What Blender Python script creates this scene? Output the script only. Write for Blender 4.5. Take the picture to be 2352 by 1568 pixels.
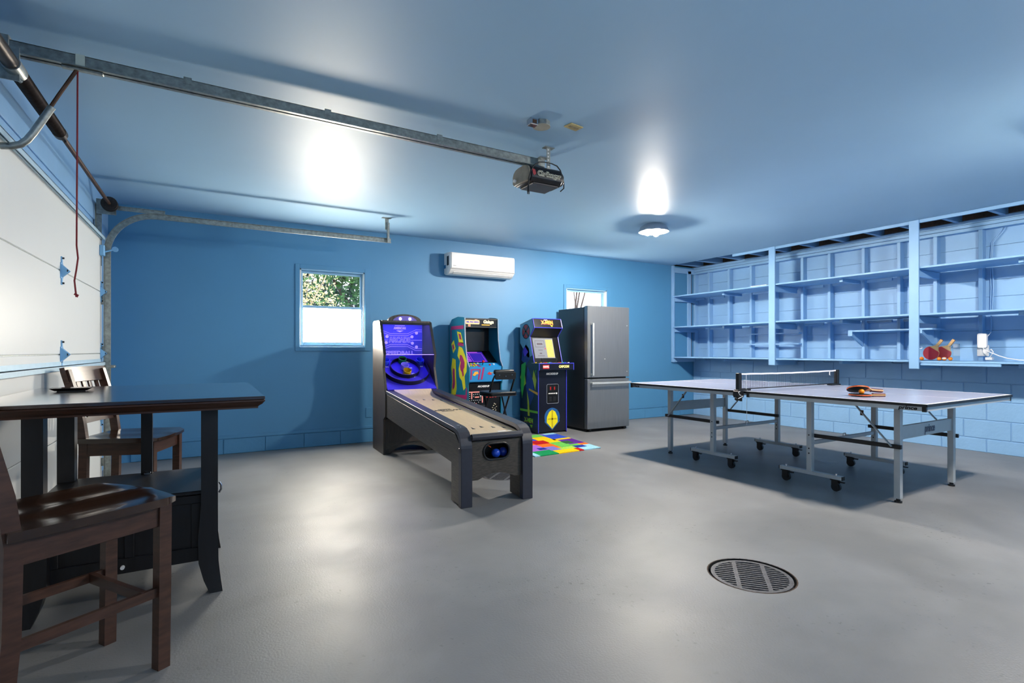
import bpy, bmesh, math, random
from mathutils import Matrix, Vector
random.seed(7)
D = bpy.data; SC = bpy.context.scene; COL = SC.collection
for o in list(D.objects): D.objects.remove(o)

# ------------------------------------------------------------------ camera
cam = D.cameras.new('camera'); camo = D.objects.new('camera', cam); COL.objects.link(camo)
camo.location = (0, 0, 1.1143); camo.rotation_euler = (math.pi/2, 0, -0.5201)
cam.sensor_width = 36; cam.lens = 1203.2/2352*36; cam.shift_y = 21.16/2352
cam.clip_start = .02; SC.camera = camo
# ------------------------------------------------------------------ world, sun, exposure
W = D.worlds.new('world'); SC.world = W; W.use_nodes = True
bg = W.node_tree.nodes['Background']; bg.inputs[0].default_value = (.80, .90, 1, 1); bg.inputs[1].default_value = 2.4
sun = D.lights.new('sun', 'SUN'); sun.energy = 1.3; sun.angle = .01; sun.color = (1, .95, .85)
suno = D.objects.new('sun', sun); COL.objects.link(suno)
suno.rotation_euler = Vector((.25, .42, -.86)).to_track_quat('-Z', 'Y').to_euler(); suno.location = (0, -4, 9)
vs = SC.view_settings; vs.view_transform = 'Standard'; vs.look = 'None'; vs.gamma = 1; vs.exposure = .8
vs.use_curve_mapping = False
LAMP = 1600.0       # emission of the ceiling lamp bulbs
PANE = 46.0         # frosted lower window pane, lit from outside

# ------------------------------------------------------------------ materials
def lin(r, g, b):
    f = lambda c: (c/255/12.92 if c/255 <= .04045 else ((c/255+.055)/1.055)**2.4)
    return (f(r), f(g), f(b), 1)
MC = {}
def mat(name, c, rough=.5, metal=0, noise=None, bump=None, spec=.5, coat=0, emit=0, ecol=None, trans=0, alpha=1, stretch=(1, 1, 1), contrast=None):
    if name in MC: return MC[name]
    m = D.materials.new(name); m.use_nodes = True; nt = m.node_tree; N = nt.nodes; L = nt.links
    b = N['Principled BSDF']; c = lin(*c)
    b.inputs['Base Color'].default_value = c; b.inputs['Roughness'].default_value = rough
    b.inputs['Metallic'].default_value = metal; b.inputs['Specular IOR Level'].default_value = spec
    b.inputs['Coat Weight'].default_value = coat; b.inputs['Coat Roughness'].default_value = .15
    b.inputs['Transmission Weight'].default_value = trans; b.inputs['Alpha'].default_value = alpha
    if emit:
        b.inputs['Emission Color'].default_value = lin(*ecol) if ecol else c; b.inputs['Emission Strength'].default_value = emit
    tc = N.new('ShaderNodeTexCoord'); mp = N.new('ShaderNodeMapping'); mp.inputs['Scale'].default_value = stretch
    L.new(tc.outputs['Object'], mp.inputs['Vector'])
    if noise:
        sc, amt = noise[0], noise[1]
        n = N.new('ShaderNodeTexNoise'); n.inputs['Scale'].default_value = sc; n.inputs['Detail'].default_value = 5
        L.new(mp.outputs[0], n.inputs['Vector'])
        r = N.new('ShaderNodeValToRGB'); r.color_ramp.elements[0].position = .3; r.color_ramp.elements[1].position = .7
        r.color_ramp.elements[0].color = tuple(v*(1-amt) for v in c[:3])+(1,)
        r.color_ramp.elements[1].color = tuple(min(1, v*(1+amt)) for v in c[:3])+(1,)
        if contrast: r.color_ramp.elements[1].color = lin(*contrast)
        L.new(n.outputs[0], r.inputs[0]); L.new(r.outputs[0], b.inputs['Base Color'])
    if bump:
        n2 = N.new('ShaderNodeTexNoise'); n2.inputs['Scale'].default_value = bump[0]; n2.inputs['Detail'].default_value = 4
        bp = N.new('ShaderNodeBump'); bp.inputs['Strength'].default_value = bump[1]; bp.inputs['Distance'].default_value = .01
        L.new(mp.outputs[0], n2.inputs['Vector']); L.new(n2.outputs[0], bp.inputs['Height']); L.new(bp.outputs[0], b.inputs['Normal'])
    MC[name] = m; return m

BLUE = (74, 134, 178); PALE = (130, 174, 216)
m_wall = mat('wall_paint', BLUE, .5, noise=(1.5, .03), bump=(60, .05))
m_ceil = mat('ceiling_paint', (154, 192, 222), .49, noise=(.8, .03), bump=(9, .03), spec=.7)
m_trim_blue = mat('painted_trim', BLUE, .5, noise=(3, .05), bump=(30, .1)); m_base = mat('painted_base_block', BLUE, .5, noise=(4, .04), bump=(35, .25))
m_wood_blue = mat('painted_wood', PALE, .5, noise=(3, .05), bump=(30, .1))
m_block = mat('painted_block', PALE, .5, noise=(4, .04), bump=(35, .25))
m_mortar = mat('painted_mortar', PALE, .6, bump=(40, .2))
m_door = mat('door_white', (226, 228, 226), .38, noise=(1, .02))
m_hinge = mat('hinge_blue', (120, 175, 220), .4, metal=.2, noise=(20, .05))
m_galv = mat('galvanised', (150, 155, 152), .42, metal=.9, noise=(40, .25), bump=(60, .05))
m_rust = mat('rusty_steel', (74, 52, 40), .55, metal=.5, noise=(30, .3), bump=(60, .1))
m_spring = mat('oiled_spring', (58, 50, 46), .4, metal=.7, noise=(40, .3))
m_black = mat('black_plastic', (16, 17, 20), .4, noise=(30, .2))
m_blackm = mat('black_metal', (14, 15, 18), .32, metal=.2, noise=(30, .2))
m_white = mat('white_plastic', (228, 228, 228), .35, noise=(6, .02))
m_chrome = mat('chrome', (200, 200, 205), .2, metal=1, noise=(10, .05))
m_silver = mat('silver_paint', (176, 182, 186), .4, metal=.35, noise=(12, .04))
m_dark = mat('void_black', (6, 6, 7), .8, noise=(10, .2))
m_lint = mat('attic_wood', (70, 48, 34), .8, noise=(6, .3), stretch=(1, 6, 6))

def floor_mat():
    m = D.materials.new('grey_floor_paint'); m.use_nodes = True; N = m.node_tree.nodes; L = m.node_tree.links
    b = N['Principled BSDF']; tc = N.new('ShaderNodeTexCoord')
    def noise(s, d=6, dist=0):
        n = N.new('ShaderNodeTexNoise'); n.inputs['Scale'].default_value = s; n.inputs['Detail'].default_value = d
        n.inputs['Distortion'].default_value = dist; L.new(tc.outputs['Object'], n.inputs['Vector']); return n
    def ramp(src, p0, c0, p1, c1):
        r = N.new('ShaderNodeValToRGB'); e = r.color_ramp.elements
        e[0].position = p0; e[0].color = c0; e[1].position = p1; e[1].color = c1; L.new(src, r.inputs[0]); return r
    g = lambda v: lin(v, v+1, v+3)
    n1 = noise(.9, 6, .4); r1 = ramp(n1.outputs[0], .42, g(109), .58, g(123))
    n2 = noise(6, 8); r2 = ramp(n2.outputs[0], .3, (.93, .93, .93, 1), .7, (1.05, 1.05, 1.05, 1))
    mx = N.new('ShaderNodeMix'); mx.data_type = 'RGBA'; mx.blend_type = 'MULTIPLY'; mx.inputs[0].default_value = 1
    L.new(r1.outputs[0], mx.inputs[6]); L.new(r2.outputs[0], mx.inputs[7])
    n3 = noise(38, 3); r3 = ramp(n3.outputs[0], .635, (0, 0, 0, 1), .68, (1, 1, 1, 1))      # small chips
    n4 = noise(2.2, 3); r4 = ramp(n4.outputs[0], .5, (0, 0, 0, 1), .75, (1, 1, 1, 1))
    mu = N.new('ShaderNodeMath'); mu.operation = 'MULTIPLY'; L.new(r3.outputs[0], mu.inputs[0]); L.new(r4.outputs[0], mu.inputs[1])
    mx2 = N.new('ShaderNodeMix'); mx2.data_type = 'RGBA'; mx2.inputs[7].default_value = g(78)
    L.new(mu.outputs[0], mx2.inputs[0]); L.new(mx.outputs[2], mx2.inputs[6])
    L.new(mx2.outputs[2], b.inputs['Base Color'])
    rr = ramp(noise(3, 6).outputs[0], .3, (.46, .46, .46, 1), .7, (.54, .54, .54, 1)); L.new(rr.outputs[0], b.inputs['Roughness'])
    bp = N.new('ShaderNodeBump'); bp.inputs['Strength'].default_value = .22; bp.inputs['Distance'].default_value = .004
    L.new(noise(110, 6).outputs[0], bp.inputs['Height']); L.new(bp.outputs[0], b.inputs['Normal'])
    b.inputs['Specular IOR Level'].default_value = .65
    return m
m_floor = floor_mat()

# ------------------------------------------------------------------ mesh builder
class MB:
    def __init__(s): s.bm = bmesh.new()
    def _add(s, bm2, M=None):
        if M is not None: bmesh.ops.transform(bm2, matrix=M, verts=bm2.verts)
        me = D.meshes.new('t'); bm2.to_mesh(me); bm2.free(); s.bm.from_mesh(me); D.meshes.remove(me); return s
    def box(s, x0, x1, y0, y1, z0, z1, bev=0, M=None, seg=1):
        b = bmesh.new(); bmesh.ops.create_cube(b, size=1)
        for v in b.verts: v.co = Vector(((x0+x1)/2+v.co.x*(x1-x0), (y0+y1)/2+v.co.y*(y1-y0), (z0+z1)/2+v.co.z*(z1-z0)))
        if bev: bmesh.ops.bevel(b, geom=list(b.edges), offset=bev, segments=seg, affect='EDGES', profile=.5)
        return s._add(b, M)
    def prism(s, pts, h0, h1, M=None, bev=0):       # polygon in XY, extruded along Z
        b = bmesh.new(); vs = [b.verts.new((p[0], p[1], h0)) for p in pts]
        f = b.faces.new(vs); r = bmesh.ops.extrude_face_region(b, geom=[f])
        for e in r['geom']:
            if isinstance(e, bmesh.types.BMVert): e.co.z = h1
        bmesh.ops.recalc_face_normals(b, faces=b.faces)
        if bev: bmesh.ops.bevel(b, geom=list(b.edges), offset=bev, segments=1, affect='EDGES', profile=.5)
        return s._add(b, M)
    def cyl(s, p0, p1, r, r2=None, n=16):
        p0 = Vector(p0); p1 = Vector(p1); d = p1-p0; b = bmesh.new()
        bmesh.ops.create_cone(b, cap_ends=True, segments=n, radius1=r, radius2=r if r2 is None else r2, depth=d.length)
        return s._add(b, Matrix.Translation((p0+p1)/2) @ d.to_track_quat('Z', 'Y').to_matrix().to_4x4())
    def tube(s, path, r, n=8, closed=False):
        P = [Vector(p) for p in path]; b = bmesh.new(); rings = []; up = None; K = len(P)
        for i, p in enumerate(P):
            a = P[i-1] if (i or closed) else p; c = P[(i+1) % K] if (i < K-1 or closed) else p
            t = (c-a).normalized()
            if up is None: up = t.orthogonal().normalized()
            up = (up-t*up.dot(t)).normalized(); w = t.cross(up)
            rr = r[i] if isinstance(r, (list, tuple)) else r
            rings.append([b.verts.new(p+(up*math.cos(q)+w*math.sin(q))*rr) for q in [2*math.pi*j/n for j in range(n)]])
        for i in range(K if closed else K-1):
            A, B = rings[i], rings[(i+1) % K]
            for j in range(n): b.faces.new((A[j], A[(j+1) % n], B[(j+1) % n], B[j]))
        if not closed: b.faces.new(rings[0][::-1]); b.faces.new(rings[-1])
        bmesh.ops.recalc_face_normals(b, faces=b.faces)
        return s._add(b)
    def bar(s, path, w, h, up=(0, 0, 1)):           # rectangular bar along a path
        P = [Vector(p) for p in path]; b = bmesh.new(); rings = []; U = Vector(up)
        for i, p in enumerate(P):
            t = (P[min(i+1, len(P)-1)]-P[max(i-1, 0)]).normalized(); sd = t.cross(U).normalized(); u2 = sd.cross(t)
            rings.append([b.verts.new(p+sd*w/2*a+u2*h/2*c) for a, c in ((-1, -1), (1, -1), (1, 1), (-1, 1))])
        for A, B in zip(rings, rings[1:]):
            for j in range(4): b.faces.new((A[j], A[(j+1) % 4], B[(j+1) % 4], B[j]))
        b.faces.new(rings[0][::-1]); b.faces.new(rings[-1]); bmesh.ops.recalc_face_normals(b, faces=b.faces)
        return s._add(b)
    def lathe(s, prof, M=None, n=28):
        b = bmesh.new(); rings = []
        for r, z in prof:
            rings.append([b.verts.new((max(r, 1e-4)*math.cos(2*math.pi*j/n), max(r, 1e-4)*math.sin(2*math.pi*j/n), z)) for j in range(n)])
        for A, B in zip(rings, rings[1:]):
            for j in range(n): b.faces.new((A[j], A[(j+1) % n], B[(j+1) % n], B[j]))
        bmesh.ops.remove_doubles(b, verts=b.verts, dist=3e-4); bmesh.ops.recalc_face_normals(b, faces=b.faces)
        return s._add(b, M)
    def sphere(s, c, r, n=20, sc=(1, 1, 1)):
        b = bmesh.new(); bmesh.ops.create_uvsphere(b, u_segments=n, v_segments=n//2, radius=r)
        return s._add(b, Matrix.Translation(c) @ Matrix.Diagonal((*sc, 1)))
    def quadstrip(s, A, B):
        b = bmesh.new(); va = [b.verts.new(p) for p in A]; vb = [b.verts.new(p) for p in B]
        for i in range(len(A)-1): b.faces.new((va[i], va[i+1], vb[i+1], vb[i]))
        return s._add(b)
    def raw(s, verts, faces):
        b = bmesh.new(); vv = [b.verts.new(v) for v in verts]
        for f in faces: b.faces.new([vv[i] for i in f])
        bmesh.ops.recalc_face_normals(b, faces=b.faces); return s._add(b)
    def build(s, name, m, parent=None, loc=None, ang=32):
        me = D.meshes.new(name); s.bm.to_mesh(me); s.bm.free(); me.materials.append(m)
        for p in me.polygons: p.use_smooth = True
        me.set_sharp_from_angle(angle=math.radians(ang))
        o = D.objects.new(name, me); COL.objects.link(o)
        if parent: o.parent = parent
        if loc: o.location = loc
        return o
def B(*a, **k): return MB().box(*a, **k)
def tag(o, label=None, cat=None, group=None, kind=None):
    if label: o['label'] = label
    if cat: o['category'] = cat
    if group: o['group'] = group
    if kind: o['kind'] = kind
    return o
def thing(name, label, cat, loc=(0, 0, 0), rz=0, group=None):
    o = D.objects.new(name, None); COL.objects.link(o); o.location = loc; o.rotation_euler = (0, 0, rz); o.empty_display_size = .1
    return tag(o, label, cat, group)
def struct(o, label): return tag(o, label, kind='structure')
def dup(o, parent=None, loc=None):
    c = o.copy(); COL.objects.link(c); c.parent = parent
    if loc is not None: c.location = loc
    for ch in [x for x in D.objects if x.parent == o]: dup(ch, c)
    return c
def fr(o, r, u):                                   # frame matrix: x=r, y=u, z=r x u
    r = Vector(r).normalized(); u = Vector(u).normalized(); n = r.cross(u).normalized(); u = n.cross(r)
    M = Matrix((r, u, n)).transposed().to_4x4(); M.translation = Vector(o); return M
def text(s, size, M, m, parent, name='lettering', ext=.0008, sx=1, bold=0, shear=0, align='CENTER'):
    cu = D.curves.new('f', 'FONT'); cu.body = s; cu.size = size; cu.extrude = ext; cu.align_x = align; cu.align_y = 'CENTER'; cu.offset = bold; cu.shear = shear
    cu.resolution_u = 3
    o = D.objects.new('f', cu); COL.objects.link(o); dg = bpy.context.evaluated_depsgraph_get()
    me = D.meshes.new_from_object(o.evaluated_get(dg)); D.objects.remove(o); D.curves.remove(cu)
    me.transform(M @ Matrix.Translation((0, 0, ext)) @ Matrix.Diagonal((sx, 1, 1, 1))); me.materials.clear(); me.materials.append(m); me.name = name
    t = D.objects.new(name, me); COL.objects.link(t); t.parent = parent; return t
def decal(polys, M, m, parent, name, th=.001, z0=0.0003):
    b = MB()
    for p in polys: b.prism(p, z0, z0+th, M)
    return b.build(name, m, parent)
def rr(x0, x1, y0, y1, r, n=5):                      # rounded rectangle outline
    out = []
    for cx, cy, a0 in ((x1-r, y1-r, 0), (x0+r, y1-r, 90), (x0+r, y0+r, 180), (x1-r, y0+r, 270)):
        for i in range(n+1):
            a = math.radians(a0+90*i/n); out.append((cx+r*math.cos(a), cy+r*math.sin(a)))
    return out
def circ(cx, cy, r, n=20, ry=None, a0=0, a1=360):
    k = n if a1-a0 >= 360 else n+1
    return [(cx+r*math.cos(math.radians(a0+(a1-a0)*i/n)), cy+(ry or r)*math.sin(math.radians(a0+(a1-a0)*i/n))) for i in range(k)]

# ------------------------------------------------------------------ room shell
X0, X1, Y0, Y1, H = -.885, 7.361, -.75, 6.427, 2.569
DR = [((2.33, 1.672), .19), ((2.27, 4.125), .19)]
def make_floor():
    b = bmesh.new(); E = []
    def loop(pts):
        v = [b.verts.new((p[0], p[1], 0)) for p in pts]
        for i in range(len(v)): E.append(b.edges.new((v[i], v[(i+1) % len(v)])))
    loop([(X0-.3, Y0-.2), (X1+.2, Y0-.2), (X1+.2, Y1+.2), (X0-.3, Y1+.2)])
    for (cx, cy), r in DR: loop(circ(cx, cy, r+.012, 40))
    bmesh.ops.triangle_fill(b, use_beauty=True, edges=E)
    for f in b.faces:
        if f.normal.z < 0: f.normal_flip()
    mb = MB(); mb.bm.free(); mb.bm = b
    return struct(mb.build('floor', m_floor), 'worn glossy grey painted concrete garage floor')
floor = make_floor()
# gentle patched areas of repaint on the floor
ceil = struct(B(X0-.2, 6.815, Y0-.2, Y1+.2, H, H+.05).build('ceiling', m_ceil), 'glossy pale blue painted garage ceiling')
roof = MB().box(X0-.3, X1+.4, Y0-.3, Y1+.3, 3.0, 3.06).build('attic_roof', m_lint); struct(roof, 'dark attic roof boards seen through the gap above the shelves')
for nm, bx in (('attic_wall', (X0-.3, X1+.4, Y1+.2, Y1+.25, 2.56, 3.05)), ('attic_wall', (X0-.3, X1+.4, Y0-.25, Y0-.2, 2.56, 3.05)), ('attic_wall', (X1+.3, X1+.35, Y0-.25, Y1+.25, 2.4, 3.05)), ('attic_wall', (X0-.3, X0-.25, Y0-.25, Y1+.25, 2.56, 3.05))):
    struct(B(*bx).build(nm, m_lint), 'dark attic end boards above the ceiling')
# joists over the shelves
for i, y in enumerate([6.30, 5.9, 5.48, 5.07, 4.70, 4.29, 3.88, 3.46, 3.07, 2.66, 2.26, 1.85, 1.4, .9, .4, -.1]):
    o = B(6.3, 7.45, y-.02, y+.02, 2.572, 2.72).build('trim_joist', m_wood_blue); o.parent = ceil

# back wall with two window openings
W1 = (.874, 1.612, 1.16, 2.06); W2 = (4.62, 5.40, 1.16, 2.06)
b = MB()
for x0, x1, z0, z1 in ((X0-.2, W1[0], 0, H), (W1[0], W1[1], 0, W1[2]), (W1[0], W1[1], W1[3], H), (W1[1], W2[0], 0, H), (W2[0], W2[1], 0, W2[2]), (W2[0], W2[1], W2[3], H), (W2[1], X1+.2, 0, H)):
    b.box(x0, x1, Y1, Y1+.14, z0, z1)
bmesh.ops.remove_doubles(b.bm, verts=b.bm.verts, dist=1e-4)
wall_back = struct(b.build('wall_back', m_wall), 'long blue painted back wall with two windows')
n = 0; x = X0+.18
while x < X1-.02:
    e = min(x+.402, X1-.004)
    B(x, e, Y1-.012, Y1+.005, .002, .160, bev=.004).build('block', m_base, wall_back); x += .407
B(X0, X1, Y1-.012, Y1, .166, .20, bev=.003).build('baseboard_cap', m_trim_blue, wall_back)
# right wall: block base, planked and studded top
b = MB().box(X1+.008, X1+.2, Y0-.2, Y1+.2, 0, .96).box(X1+.115, X1+.2, Y0-.2, Y1+.2, .96, 2.6)
wall_right = struct(b.build('wall_right', m_mortar), 'right wall of painted blocks below open wooden studs')
zc = [0, .146, .3495, .555, .759, .962]
for k in range(5):
    y = 3.209 + (0 if k % 2 == 0 else .203)
    y -= .407*10
    while y < Y1:
        a, c = max(y+.004, Y0), min(y+.403, Y1-.004)
        if c-a > .03 and c > .3: B(X1, X1+.02, a, c, zc[k]+(.004 if k else 0), zc[k+1]-.004, bev=.004).build('block', m_block, wall_right)
        y += .407
STUDS = [6.405, 6.10, 5.70, 5.295, 4.89, 4.465, 4.085, 3.65, 3.242, 2.866, 2.449, 2.03, 1.62, 1.21, .8, .4, 0, -.4]
for y in STUDS: B(X1, X1+.092, y-.019, y+.019, .998, 2.45, bev=.003).build('stud', m_wood_blue, wall_right)
z = .965
while z < 2.55:
    B(X1+.092, X1+.112, Y0, Y1, z+.001, min(z+.186, 2.56)-.001, bev=.0025).build('plank', m_wood_blue, wall_right); z += .186
B(X1-.002, X1+.1, Y0, Y1, .964, .998, bev=.003).build('sill_plate', m_wood_blue, wall_right)
for z0 in (2.45, 2.492, 2.534): B(X1-.004+.012*(z0 > 2.53), X1+.1, Y0, Y1, z0+.001, z0+.039, bev=.003).build('top_plate', m_wood_blue, wall_right)
# end panel framing of the shelf bay against the back wall
for x0, x1, z0, z1 in ((6.85, 6.86, 1.0, 2.5), (7.20, 7.28, 1.0, 2.5)):
    B(x0, x1, Y1-.03, Y1-.001, z0, z1, bev=.003).build('end_stud', m_wood_blue, wall_back)
B(6.85, 7.36, Y1-.03, Y1-.001, 2.45, 2.54, bev=.003).build('end_plate', m_wood_blue, wall_back)
B(7.285, 7.3, Y1-.02, Y1-.001, 1.0, 2.45).build('joint_shadow_strip', m_lint, wall_back)  # dark strip stands in for the shadow in the joint
# left wall with garage door opening
DY0, DY1, DZ = .52, 5.74, 2.13
b = MB().box(X0-.15, X0, Y0-.2, DY0-.0, 0, H).box(X0-.15, X0, DY1, Y1+.2, 0, H).box(X0-.15, X0, DY0, DY1, DZ-.02, H)
wall_left = struct(b.build('wall_left', m_wood_blue), 'blue wall around the white garage door')
B(X0, X0+.012, DY0-.1, DY1+.02, 2.24, 2.40, bev=.003).build('header_board', m_wood_blue, wall_left)
B(X0, X0+.03, DY1+.03, DY1+.13, 0, 2.35, bev=.003).build('jamb_board', m_wood_blue, wall_left)
W_FILL = (.35, 2.15, .95, 2.2)  # window opening added out of view, brightens the left side with daylight
b = MB()
for x0, x1, z0, z1 in ((X0-.2, W_FILL[0], 0, H), (W_FILL[0], W_FILL[1], 0, W_FILL[2]), (W_FILL[0], W_FILL[1], W_FILL[3], H), (W_FILL[1], X1+.2, 0, H)): b.box(x0, x1, Y0-.15, Y0, z0, z1)
wall_front = struct(b.build('wall_front', m_wall), 'blue painted wall behind the viewer with an added fill-light window')

# ------------------------------------------------------------------ windows
m_glass = D.materials.new('window_glass'); m_glass.use_nodes = True
N = m_glass.node_tree.nodes; L = m_glass.node_tree.links; N.remove(N['Principled BSDF'])
tr = N.new('ShaderNodeBsdfTransparent'); gl = N.new('ShaderNodeBsdfGlossy'); gl.inputs[1].default_value = .02; mi = N.new('ShaderNodeMixShader'); mi.inputs[0].default_value = .06
L.new(tr.outputs[0], mi.inputs[1]); L.new(gl.outputs[0], mi.inputs[2]); L.new(mi.outputs[0], N['Material Output'].inputs[0])
m_frost = mat('frosted_pane', (238, 238, 236), .6, emit=PANE, ecol=(255, 244, 226), noise=(3, .01))
m_frame = mat('window_frame_paint', (140, 185, 220), .4, noise=(5, .03))
def window(name, w, label, mid, frosted):
    x0, x1, z0, z1 = w
    o = D.objects.new(name, None); COL.objects.link(o); o.location = ((x0+x1)/2, Y1, z0); struct(o, label)
    def part(nm, m, *a, **k):
        a = (a[0]-o.location.x, a[1]-o.location.x, a[2]-Y1, a[3]-Y1, a[4]-z0, a[5]-z0)
        return B(*a, **k).build(nm, m, o)
    part('casing', m_trim_blue, x0-.05, x0, Y1-.012, Y1+.005, z0-.05, z1+.05, bev=.003); part('casing', m_trim_blue, x1, x1+.07, Y1-.012, Y1+.005, z0-.05, z1+.05, bev=.003)
    part('casing', m_trim_blue, x0, x1, Y1-.012, Y1+.005, z1, z1+.05, bev=.003); part('casing', m_trim_blue, x0, x1, Y1-.012, Y1+.005, z0-.05, z0, bev=.003)
    for a, c in ((x0, x0+.015), (x1-.015, x1)): part('jamb', m_white, a, c, Y1, Y1+.1, z0, z1)
    part('jamb', m_frame, x0, x1, Y1, Y1+.1, z1-.015, z1); part('sill', m_frame, x0, x1, Y1-.005, Y1+.1, z0, z0+.02)
    def sash(za, zb, y):
        for q in ((x0+.015, x0+.04, za, zb), (x1-.04, x1-.015, za, zb), (x0+.04, x1-.04, za, za+.035), (x0+.04, x1-.04, zb-.03, zb)):
            part('sash_rail', m_frame, q[0], q[1], y, y+.03, q[2], q[3], bev=.003)
    sash(mid-.02, z1-.015, Y1+.05); sash(z0+.02, mid+.02, Y1+.015)
    part('pane', m_glass, x0+.04, x1-.04, Y1+.062, Y1+.066, mid+.01, z1-.045)
    part('pane', m_frost if frosted else m_glass, x0+.04, x1-.04, Y1+.03, Y1+.034, z0+.055, mid-.01)
    return o
window('window_1', W1, 'double-hung window with frosted lower pane and garden view above', 1.62, True)
window('window_2', W2, 'bright window half hidden behind the refrigerator', 1.62, True)

x0, x1, z0, z1 = W_FILL; hw = (x1-x0)/2; hz = z1-z0
o = D.objects.new('fill_window', None); COL.objects.link(o); o.location = ((x0+x1)/2, Y0-.1, z0); struct(o, 'wide clear window added unseen behind the viewer for fill daylight')
for q in ((-hw, -hw+.05, 0, hz), (hw-.05, hw, 0, hz), (-hw+.05, hw-.05, 0, .05), (-hw+.05, hw-.05, hz-.05, hz), (-.025, .025, .05, hz-.05)): B(q[0], q[1], 0, .05, q[2], q[3], bev=.003).build('sash_rail', m_frame, o)
for q in ((-hw+.05, -.025), (.025, hw-.05)): B(q[0], q[1], .02, .024, .05, hz-.05).build('pane', m_glass, o)

# ------------------------------------------------------------------ garage door and hardware
door = thing('garage_door', 'white sectional garage door with light blue hinges behind the dark table', 'garage door', (-.86, 3.13, 0))
XF = .025     # local x of the inner face
sec = [0, .555, 1.09, 1.625, 2.145]
for a, c in zip(sec, sec[1:]): B(-.025, XF, -2.62, 2.62, a+.0025, c-.0025, bev=.003).build('panel', m_door, door)
for zz in sec[1:4]: B(-.02, XF-.004, -2.615, 2.615, zz-.012, zz+.012).build('seam_light_stop', m_galv, door)  # strips added behind the seams to block outside light, dark as seam lines
m_strut = mat('strut_pale', (186, 212, 228), .4, metal=.2, noise=(20, .04))
def strut(z, hh=.06):
    return MB().box(XF, XF+.012, -2.62, 2.62, z-.02, z-.017).box(XF, XF+.032, -2.62, 2.62, z-.004, z).box(XF+.028, XF+.032, -2.62, 2.62, z-.03, z).box(XF, XF+.004, -2.62, 2.62, z, z+.025)
strut(2.10).build('strut', m_strut, door); strut(1.02).build('strut', m_strut, door)
def hinge(y, z, w):
    h = MB()
    h.prism([(-.03, -.05), (.03, -.05), (.045, -.015), (.045, .015), (.03, .05), (-.03, .05)], 0, .004, fr((XF, y, z), (0, 1, 0), (0, 0, 1)))
    h.raw([(XF, y-.025, z-.045), (XF, y-.025, z+.045), (XF+.045, y-.018, z), (XF, y+.025, z-.045), (XF, y+.025, z+.045), (XF+.045, y+.018, z)], [(0, 1, 2), (3, 5, 4), (0, 2, 5, 3), (1, 4, 5, 2), (0, 3, 4, 1)])
    h.box(XF, XF+.006, y-.012, y+.012, z-.09, z-.05).box(XF, XF+.006, y-.012, y+.012, z+.05, z+.09)
    ho = h.build('hinge', m_hinge, door)
    hb = MB()
    for zz in (z-.08, z+.08): hb.cyl((XF+.004, y, zz), (XF+.016, y, zz), .006, n=8)
    hb.cyl((XF+.03, y-.02, z), (XF+.03, y+.022, z), .009, n=10); hb.build('bolt', m_blackm, ho)
    if w: MB().cyl((XF+.03, y, z), (XF+.03, y+.06, z), .006, n=8).cyl((XF+.03, y+.045, z), (XF+.03, y+.06, z), .02, n=14).build('roller', m_galv, door)
for z in sec[1:4]:
    for y in (1.2, -.1, -1.3): hinge(y, z, False)
    hinge(2.57, z, True)
B(XF, XF+.035, 2.50, 2.56, 1.93, 2.02, bev=.004).build('roller_bracket', m_hinge, door)
MB().cyl((XF+.02, 2.53, 1.96), (XF+.1, 2.57, 2.0), .007, n=8).cyl((XF+.1, 2.56, 2.0), (XF+.1, 2.585, 2.0), .022, n=14).build('roller', m_hinge, door)
B(XF, XF+.004, -.05, .05, 1.85, 2.10).build('arm_plate', m_hinge, door)

# door track
TY, TXv, TZ, R = 5.69, -.79, 2.325, .36
tr_ = thing('door_track', 'galvanised curved door track rising beside the garage door', 'door track', (TXv, TY, 0))
path = [(0, 0, .02), (0, 0, 1.0), (0, 0, TZ-R)]
for i in range(1, 13):
    a = math.radians(90*i/12); path.append((R-R*math.cos(a), 0, TZ-R+R*math.sin(a)))
path += [(1.4, 0, TZ), (2.51, 0, TZ+.005)]
def channel(path):
    b = MB(); P = [Vector(p) for p in path]; Yv = Vector((0, 1, 0)); prof = [(-.025, .0), (-.025, .02), (.025, .02), (.025, .0), (.022, .0), (.022, .016), (-.022, .016), (-.022, .0)]
    rings = []
    for i, p in enumerate(P):
        t = (P[min(i+1, len(P)-1)]-P[max(i-1, 0)]).normalized(); nrm = t.cross(Yv).normalized()
        rings.append([p+nrm*a+Yv*c for a, c in prof])
    v = [q for r_ in rings for q in r_]; k = len(prof); f = []
    for i in range(len(P)-1):
        for j in range(k): f.append((i*k+j, i*k+(j+1) % k, (i+1)*k+(j+1) % k, (i+1)*k+j))
    return b.raw(v, f)
channel(path).build('rail', m_galv, tr_)
MB().box(1.0-.3, 1.02, .02, .026, TZ-.0, TZ+.03).build('splice', m_galv, tr_) if False else None
MB().box(-.05, .42, .012, .018, TZ+.02, TZ+.055).box(-.05, .42, .0, .018, TZ+.052, TZ+.056).build('angle_support', m_galv, tr_)
MB().box(-.085, -.079, -.01, .04, 1.85, TZ+.06).box(-.085, -.04, .022, .026, 1.85, TZ+.06).build('wall_angle', m_galv, tr_)
for z in (1.55, 1.12, .6, .15): B(-.085, -.015, .02, .026, z-.035, z+.035).build('track_bracket', m_galv, tr_)
MB().box(2.46, 2.49, -.004, 0, TZ-.02, TZ+.20).box(2.46, 2.464, -.03, 0, TZ-.02, TZ+.2).build('hanger', m_galv, tr_)
MB().box(2.44, 2.48, -.006, -.002, TZ+.12, H).box(2.40, 2.50, -.05, .0, H-.004, H-.001).build('hanger', m_galv, tr_)
sn = B(.0, .06, -.05, .03, .965, .99, bev=.006).build('sensor', m_galv, tr_)

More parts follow.
